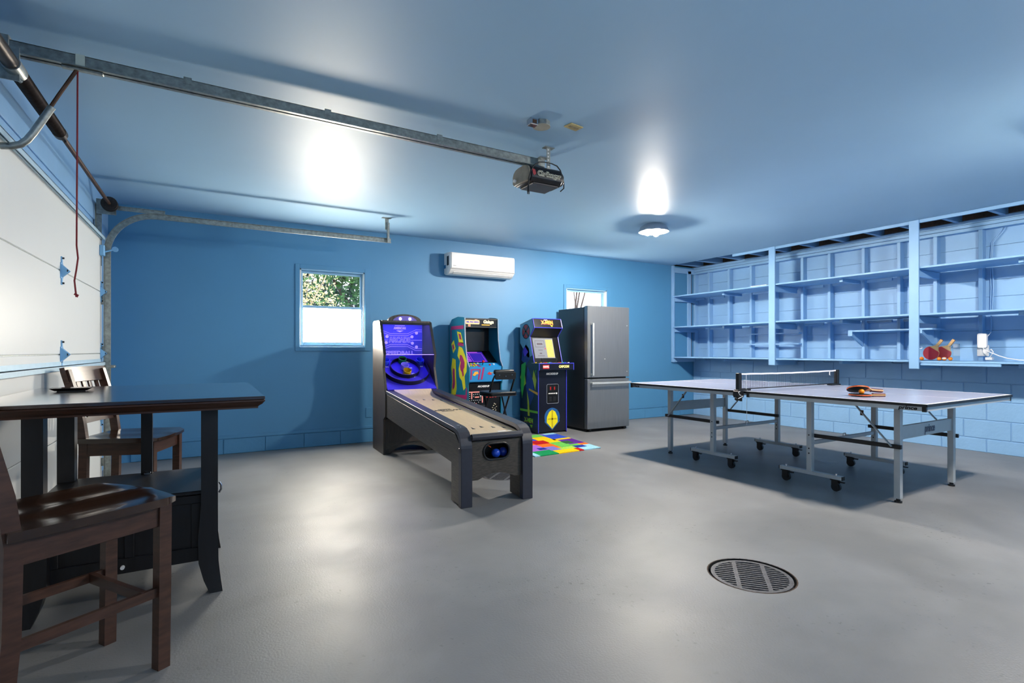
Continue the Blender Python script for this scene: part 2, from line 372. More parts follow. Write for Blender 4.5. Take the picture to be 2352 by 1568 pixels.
# torsion shaft
SX, SZ = -.765, 2.375
ts = thing('torsion_spring_shaft', 'dark coiled torsion spring on a rusty shaft above the garage door', 'torsion spring', (SX, 3.13, SZ))
MB().cyl((0, -2.45, 0), (0, 2.56, 0), .0135, n=12).build('shaft', m_rust, ts)
coil = [(.030*math.cos(t), .06+t*.0009, .030*math.sin(t)) for t in [i*.5236 for i in range(0, 1560)]]
MB().cyl((0, .05, 0), (0, .80, 0), .029, n=20).tube(coil, .0034, 4).build('spring', m_spring, ts, ang=60)
MB().cyl((0, .78, 0), (0, .83, 0), .034, n=18).cyl((0, .83, 0), (0, .87, 0), .028, .022, n=18).cyl((.02, .83, -.03), (.02, .83, -.045), .006, n=8).build('winding_cone', m_spring, ts)
MB().cyl((0, -.06, 0), (0, .05, 0), .036, n=18).box(-.11, .02, -.012, -.006, -.06, .09).cyl((.0, .0, -.036), (.02, .02, -.05), .008, n=8).build('centre_bracket', m_galv, ts)
MB().cyl((0, .50-.95, 0), (0, -.05, 0), .031, n=20).build('spring', m_spring, ts)
MB().lathe([(.0, 0), (.058, 0), (.06, .006), (.05, .012), (.05, .04), (.06, .046), (.056, .05), (.03, .05), (.026, .07), (.0, .07)], fr((0, 2.475, 0), (1, 0, 0), (0, 0, -1))).build('cable_drum', m_spring, ts)
MB().box(-.1, .04, 2.553, 2.557, -.08, .05).build('end_bearing_plate', m_galv, ts)

# opener rail, motor, arm, cord
RY = 3.22
op = thing('garage_door_opener', 'galvanised opener rail with black motor head hanging under the ceiling', 'door opener', (0, RY, 0))
def zr(x): return 2.505-.02*(x+.8)/2.7
M0 = fr((-.83, 0, zr(-.83)), (1, 0, -.0074), (0, 1, 0))
MB().box(0, 2.93, -.016, -.013, -.03, .025, M=M0).box(0, 2.93, .013, .016, -.03, .025, M=M0).box(0, 2.93, -.016, .016, .022, .025, M=M0).box(0, 2.93, -.03, -.008, -.033, -.029, M=M0).box(0, 2.93, .008, .03, -.033, -.029, M=M0).build('rail', m_galv, op)
for xx in (.72, 1.42, 2.12): B(xx-.018, xx+.018, -.019, -.015, zr(xx-.83)-.0, zr(xx-.83)+.035, M=Matrix.Translation((-.83, 0, 0))).build('rail_clip', m_galv, op)
B(-.565, -.53, -.019, .019, zr(-.55)-.03, zr(-.55)+.028).build('tape', mat('tape', (190, 200, 190), .5, noise=(9, .05)), op)
B(-.62, -.46, -.014, .014, zr(-.5)-.045, zr(-.5)-.033, bev=.003).build('trolley', m_galv, op)
B(-.87, -.80, -.02, .02, 2.43, 2.55, bev=.003).build('header_bracket', m_galv, op)
arm = MB().tube([(-.56, 0, 2.468), (-.625, 0, 2.335), (-.672, 0, 2.235)], .0085, 8).build('arm_rod', m_rust, op)
MB().tube([(-.655, 0, 2.262), (-.70, 0, 2.17), (-.722, 0, 2.125), (-.742, 0, 2.09), (-.765, 0, 2.065), (-.80, 0, 2.05), (-.835, 0, 2.045)], .0155, 12).build('arm_tube', m_galv, op)
# motor head
mx0, mx1, my0, my1, mz0, mz1 = 1.935, 2.20, -.115, .125, 2.235, 2.415
def hood(x0, x1, s=1):
    pr = [(-.115, 2.27), (-.115, 2.345), (-.10, 2.385), (-.07, 2.41), (-.03, 2.418), (.04, 2.418), (.08, 2.41), (.11, 2.385), (.125, 2.345), (.125, 2.27), (.10, 2.24), (-.09, 2.24)]
    cy, cz = .005, 2.372
    return [(cy+(p[0]-cy)*s, cz+((p[1]-2.33)*.72)*s) for p in pr]
MM = fr((0, 0, 0), (0, 1, 0), (0, 0, 1))
m_motor = mat('motor_black', (24, 26, 32), .3, metal=.3, noise=(25, .2))
MB().prism(hood(0, 0), mx0, mx1, MM, bev=.006).build('motor_housing', m_motor, op)
MB().prism(hood(0, 0, .93), mx0-.02, mx0+.002, MM, bev=.004).build('lamp_lens', mat('amber_lens', (126, 118, 104), .4, noise=(14, .25)), op)
MB().prism(hood(0, 0, .8), mx1-.002, mx1+.03, MM, bev=.004).build('rear_cover', m_black, op)
MB().box(mx0+.03, mx1-.02, -.085, .09, 2.296, 2.309, bev=.004).build('bottom_tray', mat('tray_grey', (74, 72, 74), .45, metal=.3, noise=(14, .1)), op)
MB().cyl((mx0-.035, .07, 2.345), (mx0, .07, 2.345), .012, n=12).build('knob', m_white, op)
ML = fr((2.085, -.1152, 2.364), (1, 0, 0), (0, 0, 1))
text('Challenger', .045, ML, mat('sticker_cream', (214, 214, 196), .5, noise=(9, .02)), op, bold=.0035, ext=.0004)
text('Challenger', .045, ML, mat('sticker_black', (20, 20, 22), .5, noise=(9, .02)), op, bold=.0, ext=.0012)
decal([[(-.145, .025), (-.12, .02), (-.112, -.008), (-.128, -.022), (-.138, -.008)]], ML, mat('sticker_red', (150, 26, 40), .5, noise=(9, .02)), op, 'sticker_mark')
def perf(x, y, z0, z1):
    h = MB().box(x, x+.03, y-.0015, y+.0015, z0, z1).box(x+.0285, x+.0315, y, y+.03, z0, z1)
    o = h.build('hanger_strap', m_galv, op); hh = MB(); zz = z0+.015
    while zz < z1-.01: hh.cyl((x+.013, y-.0022, zz), (x+.013, y-.001, zz), .0052, n=10).cyl((x+.0327, y+.015, zz), (x+.0305, y+.015, zz), .0052, n=10); zz += .024
    hh.build('hole', m_white, o); B(x-.02, x+.06, y-.015, y+.03, H-.004, H-.0005).build('ceiling_foot', m_galv, o)
perf(2.075, -.095, 2.415, H); perf(2.15, .09, 2.415, H)
MB().tube([(1.90, -.13, 2.25), (1.902, -.135, 2.31), (1.915, -.135, 2.36), (1.945, -.13, 2.405), (1.99, -.125, 2.437), (2.04, -.12, 2.447), (2.10, -.12, 2.447), (2.15, -.115, 2.44), (2.19, -.10, 2.42), (2.22, -.08, 2.39), (2.25, -.06, 2.35), (2.25, -.06, 2.31), (2.225, -.05, 2.285)], .0045, 8).cyl((1.90, -.13, 2.215), (1.90, -.13, 2.255), .010, .007, n=10).box(1.893, 1.896, -.134, -.126, 2.198, 2.217).box(1.904, 1.907, -.134, -.126, 2.198, 2.217).build('power_cord', m_black, op)
MB().tube([(-.56, RY, 2.47), (-.562, RY, 2.0), (-.564, RY, 1.62), (-.56, RY+.008, 1.56), (-.565, RY, 1.50), (-.572, RY, 1.45), (-.565, RY, 1.372)], .004, 6).tube([(-.565, RY, 1.372), (-.56, RY, 1.38), (-.57, RY, 1.385), (-.565, RY, 1.39)], .006, 6).build('release_cord', mat('red_cord', (120, 22, 34), .7, noise=(60, .2)))
tag(D.objects['release_cord'], 'thin red emergency release cord hanging from the opener rail', 'cord')

# ------------------------------------------------------------------ ceiling lamps and fittings
m_bulb = mat('lamp_bulb', (255, 250, 240), .4, emit=LAMP, ecol=(255, 244, 228))
def lamp(x, y, label):
    t = thing('ceiling_lamp', label, 'lamp', (x, y, H), 0, 'three-bulb ceiling lamps')
    MB().lathe([(0, 0), (.11, 0), (.15, -.03), (.172, -.082), (.174, -.088), (.168, -.088), (.145, -.04), (.10, -.012), (0, -.012)]).build('canopy', m_chrome, t)
    MB().cyl((0, 0, -.026), (0, 0, -.085), .008, n=10).sphere((0, 0, -.088), .014, 12).build('stem', m_chrome, t)
    for k in range(3):
        a = k*2.094+.4; c, s_ = math.cos(a), math.sin(a)
        MB().tube([(.005*c, .005*s_, -.045), (.035*c, .035*s_, -.036), (.06*c, .06*s_, -.040), (.066*c, .066*s_, -.052)], .006, 8).build('arm', m_chrome, t)
        MB().lathe([(0, 0), (.018, 0), (.02, -.012), (0, -.014)], Matrix.Translation((.068*c, .068*s_, -.048))).build('socket', m_chrome, t)
        MB().sphere((.068*c, .068*s_, -.092), .034, 20).build('bulb', m_bulb, t)
lamp(4.42, 4.43, 'lit three-bulb ceiling lamp in view before the shelves and refrigerator')
lamp(4.62, .80, 'lit three-bulb ceiling lamp just beyond the upper right picture edge')
jb = thing('junction_box', 'round metal junction box cover with outlet on the ceiling', 'junction box', (1.82, 2.80, H))
MB().lathe([(0, 0), (.055, 0), (.055, -.03), (0, -.03)], n=8).build('box', m_galv, jb)
MB().lathe([(0, -.03), (.056, -.03), (.056, -.033), (0, -.034)]).build('cover', mat('cover_plate', (170, 168, 155), .5, metal=.4, noise=(20, .1)), jb)
B(-.10, -.04, -.03, .02, -.04, 0, bev=.004).build('outlet', m_chrome, jb); B(-.085, -.055, -.031, -.029, -.033, -.01).build('socket', m_rust, jb)
cp = thing('ceiling_plate', 'small tan rectangular plate screwed to the ceiling', 'plate', (2.035, 2.75, H), .15)
B(-.055, .055, -.035, .035, -.008, -.0005, bev=.003).build('plate', mat('tan_plate', (196, 176, 120), .5, noise=(30, .2)), cp)
B(-.04, .04, -.012, .012, -.0095, -.0075).build('grille', mat('tan_dark', (150, 134, 100), .6, noise=(60, .4)), cp)

# ------------------------------------------------------------------ air conditioner
ac = thing('air_conditioner', 'white wall-mounted split air conditioner high on the back wall', 'air conditioner', (3.125, Y1, 2.09))
pf = [(0, .03), (.0, .30), (.10, .30), (.19, .295), (.215, .28), (.22, .25), (.215, .09), (.205, .065), (.17, .035), (.12, .012), (.05, .01)]
MA = fr((-.475, 0, 0), (0, -1, 0), (0, 0, 1))      # prism axis = -x... flipped below
MB().prism(pf, -.95, 0, MA, bev=.007).build('body', m_white, ac)
B(-.465, .465, -.224, -.215, .088, .288, bev=.006).build('front_panel', mat('ac_front', (234, 234, 234), .25, noise=(5, .01)), ac)
MV = fr((0, -.205, .062), (1, 0, 0), (0, -.6, .5))
B(-.42, .42, -.045, .0, -.006, .0, bev=.002, M=fr((0, -.165, .026), (1, 0, 0), (0, -.72, .55)) @ Matrix.Translation((0, .03, 0))).build('louvre', mat('ac_louvre', (206, 208, 210), .35, noise=(5, .01)), ac)
B(-.475, .475, -.222, -.212, .078, .083).build('seam', mat('ac_seam', (150, 146, 146), .5, noise=(5, .01)), ac)
B(-.477, -.474, -.16, -.10, .13, .25).build('side_vent', m_black, ac)
B(-.478, -.4745, -.06, -.0, .10, .145).build('tape_mark', mat('blue_tape', (10, 110, 165), .5, noise=(9, .05)), ac)
B(-.44, -.40, -.2252, -.2238, .115, .122).build('badge', mat('ac_badge', (150, 150, 152), .4, noise=(5, .01)), ac)

# ------------------------------------------------------------------ shelving on the right wall
sh = thing('wall_shelving', 'long pale blue built-in wooden shelving along the right wall', 'shelving', (6.81, 3.0, 0))
OX, OY = 6.81, 3.0
def sp(nm, x0, x1, y0, y1, z0, z1, bev=.002): return B(x0-OX, x1-OX, y0-OY, y1-OY, z0, z1, bev=bev).build(nm, m_wood_blue, sh)
sp('post', 6.81, 6.85, 6.375, 6.42, .92, 2.565)
POSTS = ((4.505, 4.60), (2.795, 2.89), (1.09, 1.185))
for a, c in POSTS: sp('post', 6.79, 6.81, a, c, .913, 2.566)
sp('header', 6.80, 6.825, 4.60, 5.20, 2.53, 2.566)
for a, c in ((2.89, 4.505), (1.185, 2.795), (-.6, 1.09)): sp('header', 6.80, 6.825, a, c, 2.53, 2.566)
BAYS = ((4.553, 6.374), (2.843, 4.552), (1.138, 2.842), (-.6, 1.137))
for k, zt in enumerate((1.012, 1.524, 2.045)):
    for i, (a, c) in enumerate(BAYS):
        dz = (0, -.004, -.010, -.006)[i] if k == 0 else (0, .004, .002, 0)[i]
        # shelf boards, front one nearly straight, two boards deep
        sp('shelf_board', 6.812, 7.085, a, c, zt-.02+dz, zt+dz); sp('shelf_board', 7.0855, 7.358, a, c, zt-.021+dz, zt-.001+dz)
        m = (a+c)/2
        sp('shelf_arm', 6.93, 7.36, m-.02, m+.02, zt-.062+dz, zt-.0208+dz)
    for a, c in POSTS: sp('shelf_arm', 6.811, 7.36, (a+c)/2-.02, (a+c)/2+.02, zt-.10, zt-.031 if zt < 1.2 else zt-.021)
    sp('shelf_arm', 6.86, 7.36, 6.376, 6.42, zt-.09, zt-.0)
    for y0, y1 in zip(STUDS[1:10], STUDS[0:9]):
        if abs((y0+y1)/2-5.5) > .25: sp('ledger', 7.33, 7.359, y0+.06, y1-.06, zt-.055, zt-.022)
sp('apron_board', 6.813, 6.835, 2.106, 2.79, .952, .979)
ss = thing('narrow_wall_shelf', 'pair of narrow blue shelves between studs behind the first post', 'shelf', (7.30, 4.89, 0))
for z in (1.22, 1.378): B(-.02, .055, -.43, .41, z-.016, z, bev=.002).build('board', m_wood_blue, ss)
bs = thing('bracket_shelf', 'short blue shelf with triangular bracket beneath the middle shelf', 'shelf', (7.05, 3.22, 0))
B(0, .31, -.45, .45, 1.352, 1.372, bev=.002).build('board', m_wood_blue, bs)
for y in (.43, -.34): MB().prism([(0, 1.352), (.30, 1.352), (.30, 1.17), (0, 1.315)], y-.01, y+.01, fr((0, 0, 0), (1, 0, 0), (0, 0, 1)) @ Matrix.Diagonal((1, 1, -1, 1))).build('bracket', m_wood_blue, bs)
B(-.006, .0, .40, .45, 1.30, 1.372).build('bracket_end', m_wood_blue, bs)
wb = B(-.06, .06, -.13, .13, .0, .022, bev=.003).build('loose_board', m_white, loc=(6.98, 4.85, 2.047)); tag(wb, 'short pale board lying on the top shelf near the first post', 'board')

# cables, outlet and network extender
cb = MB()
for dx in (0, .03): cb.tube([(7.44, 2.26-dx, 2.53), (7.44, 2.30-dx, 2.42), (7.43, 2.375-dx*.4, 2.30), (7.43, 2.385-dx*.5, 2.06)], .006, 6)
cb.tube([(7.43, 2.385, 2.02), (7.43, 2.38, 1.8), (7.43, 2.385, 1.55)], .006, 6).tube([(7.43, 2.365, 2.02), (7.43, 2.36, 1.8), (7.43, 2.37, 1.55)], .006, 6).tube([(7.43, 2.38, 1.50), (7.43, 2.38, 1.32)], .006, 6)
tag(cb.build('wall_cable', m_wood_blue), 'painted cables running down the planks to the outlet', 'cable')
xo = thing('wall_outlet', 'white outlet box on the stud under the network extender', 'outlet', (7.345, 2.42, 1.085))
B(-.012, .012, -.05, .05, -.03, .09, bev=.004).build('outlet_plate', m_white, xo); B(-.016, -.012, -.03, .03, -.02, .06, bev=.002).build('socket', m_white, xo)
ex = thing('network_extender', 'white rounded plug-in network extender glowing blue on the wall', 'extender', (7.315, 2.415, 1.144))
MB().prism(rr(-.042, .042, 0, .16, .016), 0, .035, fr((.015, 0, 0), (0, -1, 0), (0, 0, 1)), bev=.004).build('body', m_white, ex)
m_led = mat('blue_led', (120, 170, 255), .4, emit=2.5)
MB().tube([(-.0215, .017*math.cos(a), .128+.014*math.sin(a)) for a in [i*.314 for i in range(20)]], .0022, 6, closed=True).build('led_ring', m_led, ex)
for z in (.075, .09, .105): B(-.0225, -.0205, -.003, .003, z-.003, z+.003).build('led', m_led, ex)
MB().tube([(0, -.04, .12), (0, -.075, .175)], .003, 6).build('antenna', m_white, ex)
pc = MB().tube([(7.31, 2.41, 1.145), (7.26, 2.38, 1.125), (7.24, 2.33, 1.10), (7.23, 2.25, 1.06), (7.22, 2.18, 1.035), (7.2, 2.08, 1.018), (7.18, 1.9, 1.016), (7.2, 1.6, 1.016)], .005, 6).tube([(7.32, 2.37, 1.10), (7.28, 2.33, 1.13), (7.27, 2.31, 1.10), (7.28, 2.33, 1.06), (7.31, 2.35, 1.045)], .005, 6).box(7.27, 7.33, 2.32, 2.38, 1.013, 1.043, bev=.004)
tag(pc.build('power_cable', m_white), 'white power cable with plug trailing along the lowest shelf', 'cable')

# bin with bats and balls
m_clear = D.materials.new('clear_plastic'); m_clear.use_nodes = True
N = m_clear.node_tree.nodes; L = m_clear.node_tree.links; N.remove(N['Principled BSDF'])
tr = N.new('ShaderNodeBsdfTransparent'); tr.inputs[0].default_value = (.93, .96, .97, 1); gl = N.new('ShaderNodeBsdfGlossy'); gl.inputs[1].default_value = .08; fq = N.new('ShaderNodeLayerWeight'); fq.inputs[0].default_value = .12; mi = N.new('ShaderNodeMixShader')
L.new(fq.outputs['Facing'], mi.inputs[0]); L.new(tr.outputs[0], mi.inputs[1]); L.new(gl.outputs[0], mi.inputs[2]); L.new(mi.outputs[0], N['Material Output'].inputs[0])
m_bat = mat('bat_red', (158, 22, 44), .5, noise=(60, .06)); m_hand = mat('bat_handle', (196, 160, 110), .45, noise=(20, .15), stretch=(1, 8, 8)); m_dkred = mat('bat_dark_red', (96, 24, 34), .4, noise=(20, .1))
m_orange = mat('ball_orange', (255, 140, 20), .35, noise=(8, .03)); m_rim = mat('bat_orange_edge', (226, 96, 40), .45, noise=(30, .35)); m_brub = mat('bat_black', (14, 13, 15), .6, noise=(60, .2))
bn = thing('plastic_bin', 'clear plastic bin holding red bats on the lowest shelf', 'bin', (7.02, 2.70, 1.003))
t = .002
b = MB().box(-.075, .09, -.16, .16, 0, t)
for q in ((-.075, -.075+t, -.16, .16), (.09-t, .09, -.16, .16), (-.075+t, .09-t, -.16, -.16+t), (-.075+t, .09-t, .16-t, .16)): b.box(*q, t, .185)
b.build('tub', m_clear, bn)
MB().tube([(x, y, .186) for x, y in rr(-.077, .092, -.162, .162, .02)], .003, 6, closed=True).build('rim', m_clear, bn)
for y in (.14, -.14): MB().tube([(-.078, y+dy, .15+dz) for dy, dz in rr(-.014, .014, -.014, .014, .005, 3)], .002, 5, closed=True).build('latch', m_chrome, bn)
def bat(name, label, loc, M, red=True, group=None):
    t = thing(name, label, 'bat', loc, 0, group); t.rotation_euler = M.to_euler()
    bl = [(0.075*math.cos(a), .078*math.sin(a)) for a in [math.radians(i) for i in range(-58, 239, 11)]]
    bl = [p for p in bl]+[(-.038, -.068), (.038, -.068)][:0]
    MB().prism(bl, -.0035, .0035).build('blade', m_rim if not red else m_hand, t)
    cut = [(p[0]*.985, max(p[1], -.052)*.985) for p in bl]
    MB().prism(cut, .0036, .0065).build('rubber', m_brub if not red else m_bat, t); MB().prism(cut, -.0065, -.0036).build('rubber', m_bat if red else m_brub, t)
    MB().prism([(-.04, -.062), (.04, -.062), (.016, -.095), (-.016, -.095)], -.0035, .0035).build('throat', m_hand, t)
    for s in (1, -1): MB().box(-.014, .014, -.178, -.088, .004 if s > 0 else -.0115, .0115 if s > 0 else -.004, bev=.003).build('grip', m_hand if red else m_dkred, t)
    B(-.013, .013, -.179, -.088, -.004, .004).build('handle_core', m_dkred if red else m_hand, t)
    return t
RB = Matrix((( 0, 0, -1), (-1, 0, 0), (0, 1, 0)))   # bat upright facing -x ; local y = up
def upright(ang, lean=0): return (Matrix.Rotation(lean, 3, 'Y') @ Matrix.Rotation(ang, 3, 'X') @ RB)
bat('table_tennis_bat', 'red table tennis bat in front in the clear bin on the shelf', (6.985, 2.757, 1.089), upright(math.radians(-145)), True, 'bats in the bin')
bat('table_tennis_bat', 'red table tennis bat behind the other in the clear bin on the shelf', (7.045, 2.668, 1.089), upright(math.radians(-146)), True, 'bats in the bin')
BALLS = [(6.975, 2.842, 'orange ball at the far end of the clear bin'), (6.965, 2.675, 'orange ball beside the front bat in the clear bin'), (6.975, 2.630, 'orange ball with printed mark in the clear bin'), (6.985, 2.580, 'pale orange ball at the near end of the clear bin')]
for i, (x, y, lb) in enumerate(BALLS):
    o = MB().sphere((0, 0, 0), .02).build('table_tennis_ball', m_orange, loc=(x, y, 1.0255)); tag(o, lb, 'ball', 'balls in the bin')
    if i == 2: B(-.0205, -.0165, -.02, .014, -.002, .013).build('printed_label', m_white, o)

# ------------------------------------------------------------------ table tennis table
tt = thing('table_tennis_table', 'folding table tennis table with grey top and silver legs', 'table', (4.8115, 3.0187, 0), .0215)
m_ttop = mat('table_top_grey', (146, 152, 174), .25, noise=(3, .03), spec=.5)
m_line = mat('white_line', (236, 236, 240), .35, noise=(8, .02))
for s in (-1, 1):
    a, c = (.003, 1.37) if s > 0 else (-1.37, -.003)
    o = B(-.7625, .7625, a, c, .747, .76, bev=.001).build('top_half', m_ttop, tt)
    MB().box(-.7625, -.7425, a, c, .7602, .7606).box(.7425, .7625, a, c, .7602, .7606).box(-.7425, .7425, *((1.35, 1.37) if s > 0 else (-1.37, -1.35)), .7602, .7606).box(-.0015, .0015, a, c, .7602, .7605).build('painted_line', m_line, o)
    e0, e1 = (.003, 1.372) if s > 0 else (-1.372, -.003)
    MB().box(-.7665, -.7625, e0, e1, .742, .7592).box(.7625, .7665, e0, e1, .742, .7592).box(-.7665, .7665, *((1.37, 1.3745) if s > 0 else (-1.3745, -1.37)), .742, .7592).build('edge_trim', m_black, o)
    f0, f1 = (.06, 1.365) if s > 0 else (-1.365, -.06)
    MB().box(-.762, -.742, f0, f1, .713, .7465).box(.742, .762, f0, f1, .713, .7465).box(-.742, .742, *((1.345, 1.365) if s > 0 else (-1.365, -1.345)), .713, .7465).box(-.742, .742, *((.06, .08) if s > 0 else (-.08, -.06)), .713, .7465).build('apron', m_silver, o)
    for u in (-.757, .757):
        for v in (f0+.01, f1-.004): B(u-.0115, u+.0115, v-.012, v+.012, .709, .7485, bev=.002).build('corner_cap', m_black, o)
    v = s*1.08
    for u in (-.46, .46):
        l = B(u-.021, u+.021, v-.021, v+.021, .03, .745, bev=.002).build('leg', m_silver, tt)
        MB().cyl((u, v, 0), (u, v, .014), .024, n=14).cyl((u, v, .014), (u, v, .032), .014, n=10).build('foot', m_black, l)
    vi = s*.475
    for u in (-.53, .53):
        l = B(u-.021, u+.021, vi-.021, vi+.021, .115, .745, bev=.002).build('inner_leg', m_silver, tt)
        hb = MB()
        for z in (.27, .31, .42): hb.cyl((u-.0225, vi, z), (u-.0205, vi, z), .006, n=10)
        hb.build('screw_hole', m_blackm, l)
        r_ = B(u-.021, u+.021, vi-.255, vi+.255, .095, .125, bev=.002).build('caster_rail', m_silver, tt)
        for q in (-.256, .256): B(u-.020, u+.020, vi+q-.004, vi+q+.004, .096, .124).build('end_cap', m_black, r_)
        for q in (-.205, .205):
            w = vi+q
            c = MB().cyl((u-.011, w, .036), (u+.011, w, .036), .035, n=20).box(u-.017, u-.013, w-.02, w+.03, .03, .088).box(u+.013, u+.017, w-.02, w+.03, .03, .088).box(u-.017, u+.017, w-.025, w+.04, .085, .095).build('caster', m_black, tt)
            B(u-.008, u+.008, w-.065, w-.02, .074, .084, bev=.002).build('brake_lever', m_black, c)
            MB().cyl((u, w, .125), (u, w, .14), .008, n=10).build('bolt', m_chrome, c)
    for u in (-.495, .495):
        B(u-.012, u+.012, min(s*.44, s*1.115), max(s*.44, s*1.115), .398, .428, bev=.002).build('side_bar', m_black, tt)
        q = -.02 if u < 0 else .02
        MB().bar([(u+q, s*1.06, .413), (u+q, s*.93, .56), (u+q, s*.80, .712)], .006, .022, (1, 0, 0)).build('brace', m_silver, tt)
        B(u+q-.005, u+q+.005, s*.86-.01, s*.86+.01, .62, .66).build('brace_lock', m_rust, tt)
    B(-.51, .51, vi-.012, vi+.012, .338, .368, bev=.002).build('cross_bar', m_silver, tt)
    MB().tube([(-.02, vi, .368), (-.02, vi, .39), (.02, vi, .39), (.02, vi, .368)], .004, 6).build('latch_loop', m_silver, tt)
    B(-.44, .44, v-.01, v+.01, .46, .56, bev=.002).build('end_panel', m_silver, tt)
m_ink = mat('grey_print', (74, 82, 104), .5, noise=(9, .02))
text('prince', .085, fr((0.03, -1.0906, .512), (1, 0, 0), (0, 0, 1)), m_ink, tt, sx=.8, bold=.002, shear=.15)
text('prince', .034, fr((-.7625, -1.26, .7295), (0, -1, 0), (0, 0, 1)), m_blackm, tt, sx=1.25, bold=.001, shear=.2)
text('prince', .034, fr((-.7625, 1.30, .7295), (0, -1, 0), (0, 0, 1)), m_blackm, tt, sx=1.25, bold=.001, shear=.2)
# net
nt = thing('table_tennis_net', 'black table tennis net with white tape clamped across the grey table', 'net', (4.8115, 3.0187, .76), .0215)
for u in (-.80, .80):
    p_ = B(u-.02, u+.02, -.018, .018, -.01, .158, bev=.004).build('net_post', m_black, nt)
    s = 1 if u > 0 else -1
    MB().box(*sorted((s*.66, s*.83)), -.025, .025, .002, .014, bev=.003).box(*sorted((s*.765, s*.84)), -.03, .03, -.055, .004, bev=.006).cyl((s*.77, 0, -.09), (s*.77, 0, -.05), .012, n=10).build('clamp', m_black, nt)
tape = [( -.785+1.57*i/20, 0, .150-.006*math.sin(math.pi*i/20)-.002*(i % 3 == 1)) for i in range(21)]
MB().bar(tape, .006, .013).build('tape', m_line, nt)
m_net = D.materials.new('net_mesh'); m_net.use_nodes = True
N = m_net.node_tree.nodes; L = m_net.node_tree.links; pb = N['Principled BSDF']; pb.inputs['Base Color'].default_value = (.005, .006, .008, 1); pb.inputs['Roughness'].default_value = .7
mesh = MB(); 
for i in range(0, 121): 
    x = -.785+1.57*i/120; mesh.box(x-.0007, x+.0007, -.0006, .0006, .018, .146)
for k in range(11): mesh.box(-.785, .785, -.0006, .0006, .022+k*.0122-.0006, .022+k*.0122+.0006)
tag(mesh.build('mesh', m_net, nt), kind='stuff')
B(-.785, .785, -.002, .002, .012, .020).build('lower_band', m_black, nt)
MB().tube([(-.79, 0, .15), (-.70, -.004, .146), (-.705, -.006, .02), (-.72, -.028, .005)], .0022, 5).tube([(-.80, -.02, .0), (-.86, -.04, -.005), (-.85, -.05, -.03), (-.80, -.045, -.04), (-.86, -.04, -.06)], .003, 5).tube([(-.73, -.03, -.06), (-.73, -.032, -.30)], .0016, 5).tube([(.66, -.004, .15), (.655, -.005, .11), (.665, -.005, .105)], .004, 5).build('tension_cord', m_line, nt)
B(-.86, -.79, -.05, -.02, -.07, -.045, bev=.006, M=Matrix.Rotation(.35, 4, 'X')).build('clamp_screw', m_black, nt)
# bats on the table
RZ = Matrix.Rotation(math.radians(54), 3, 'Z'); nx_ = RZ @ Vector((-1, 0, 0)); cb2 = Vector((4.385, 2.21, 0))
p_ = cb2+nx_*.03; bat('table_tennis_bat', 'orange-edged black bat lying flat on the grey table', (p_.x, p_.y, .7725), RZ, False, 'bats on the table')
bat('table_tennis_bat', 'orange-edged black bat propped on the other bat and ball', (cb2.x, cb2.y, .815), RZ @ Matrix.Rotation(math.radians(5), 3, 'X') @ Matrix.Rotation(math.radians(22), 3, 'Y'), False, 'bats on the table')
p_ = cb2+nx_*.048; tag(MB().sphere((0, 0, 0), .02).build('table_tennis_ball', m_orange, loc=(p_.x, p_.y, .7995)), 'orange ball squeezed between the two bats on the table', 'ball')

# ------------------------------------------------------------------ refrigerator
m_steel = mat('brushed_steel', (140, 143, 146), .38, metal=.75, noise=(60, .05), stretch=(1, 1, .05))
m_fside = mat('fridge_side', (74, 74, 76), .3, metal=.5, noise=(5, .03))
fg = thing('refrigerator', 'tall stainless steel refrigerator with bottom freezer drawer by the window', 'refrigerator', (4.815, 5.68, 0))
B(-.375, .375, .09, .69, .035, 1.715, bev=.004).build('body', m_fside, fg)
d1 = B(-.375, .375, 0, .075, .745, 1.73, bev=.006).build('door', m_steel, fg); d2 = B(-.375, .375, 0, .075, .04, .725, bev=.006).build('freezer_drawer', m_steel, fg)
B(-.373, .373, .07, .092, .05, 1.72).build('gasket', m_black, fg)
MB().box(-.325, -.30, -.055, -.04, .775, 1.49, bev=.003).box(-.325, -.30, -.045, .0, .775, .80, bev=.002).box(-.325, -.30, -.045, .0, 1.465, 1.49, bev=.002).build('handle', m_silver, d1)
MB().box(-.335, .365, -.055, -.04, .655, .682, bev=.003).box(-.335, -.30, -.045, 0, .655, .682, bev=.002).box(.33, .365, -.045, 0, .655, .682, bev=.002).build('handle', m_silver, d2)
B(-.36, .36, .05, .6, .0, .04).build('plinth', m_dark, fg); MB().cyl((.31, .04, 0), (.31, .04, .04), .02, n=12).cyl((-.31, .04, 0), (-.31, .04, .04), .02, n=12).build('levelling_foot', m_black, fg)
mg = MB()
for x, z in ((.33, 1.47), (-.075, 1.0), (.33, .82)): mg.cyl((x, -.002, z), (x, .001, z), .006, n=8)
mg.build('bumper_dot', m_white, d1)

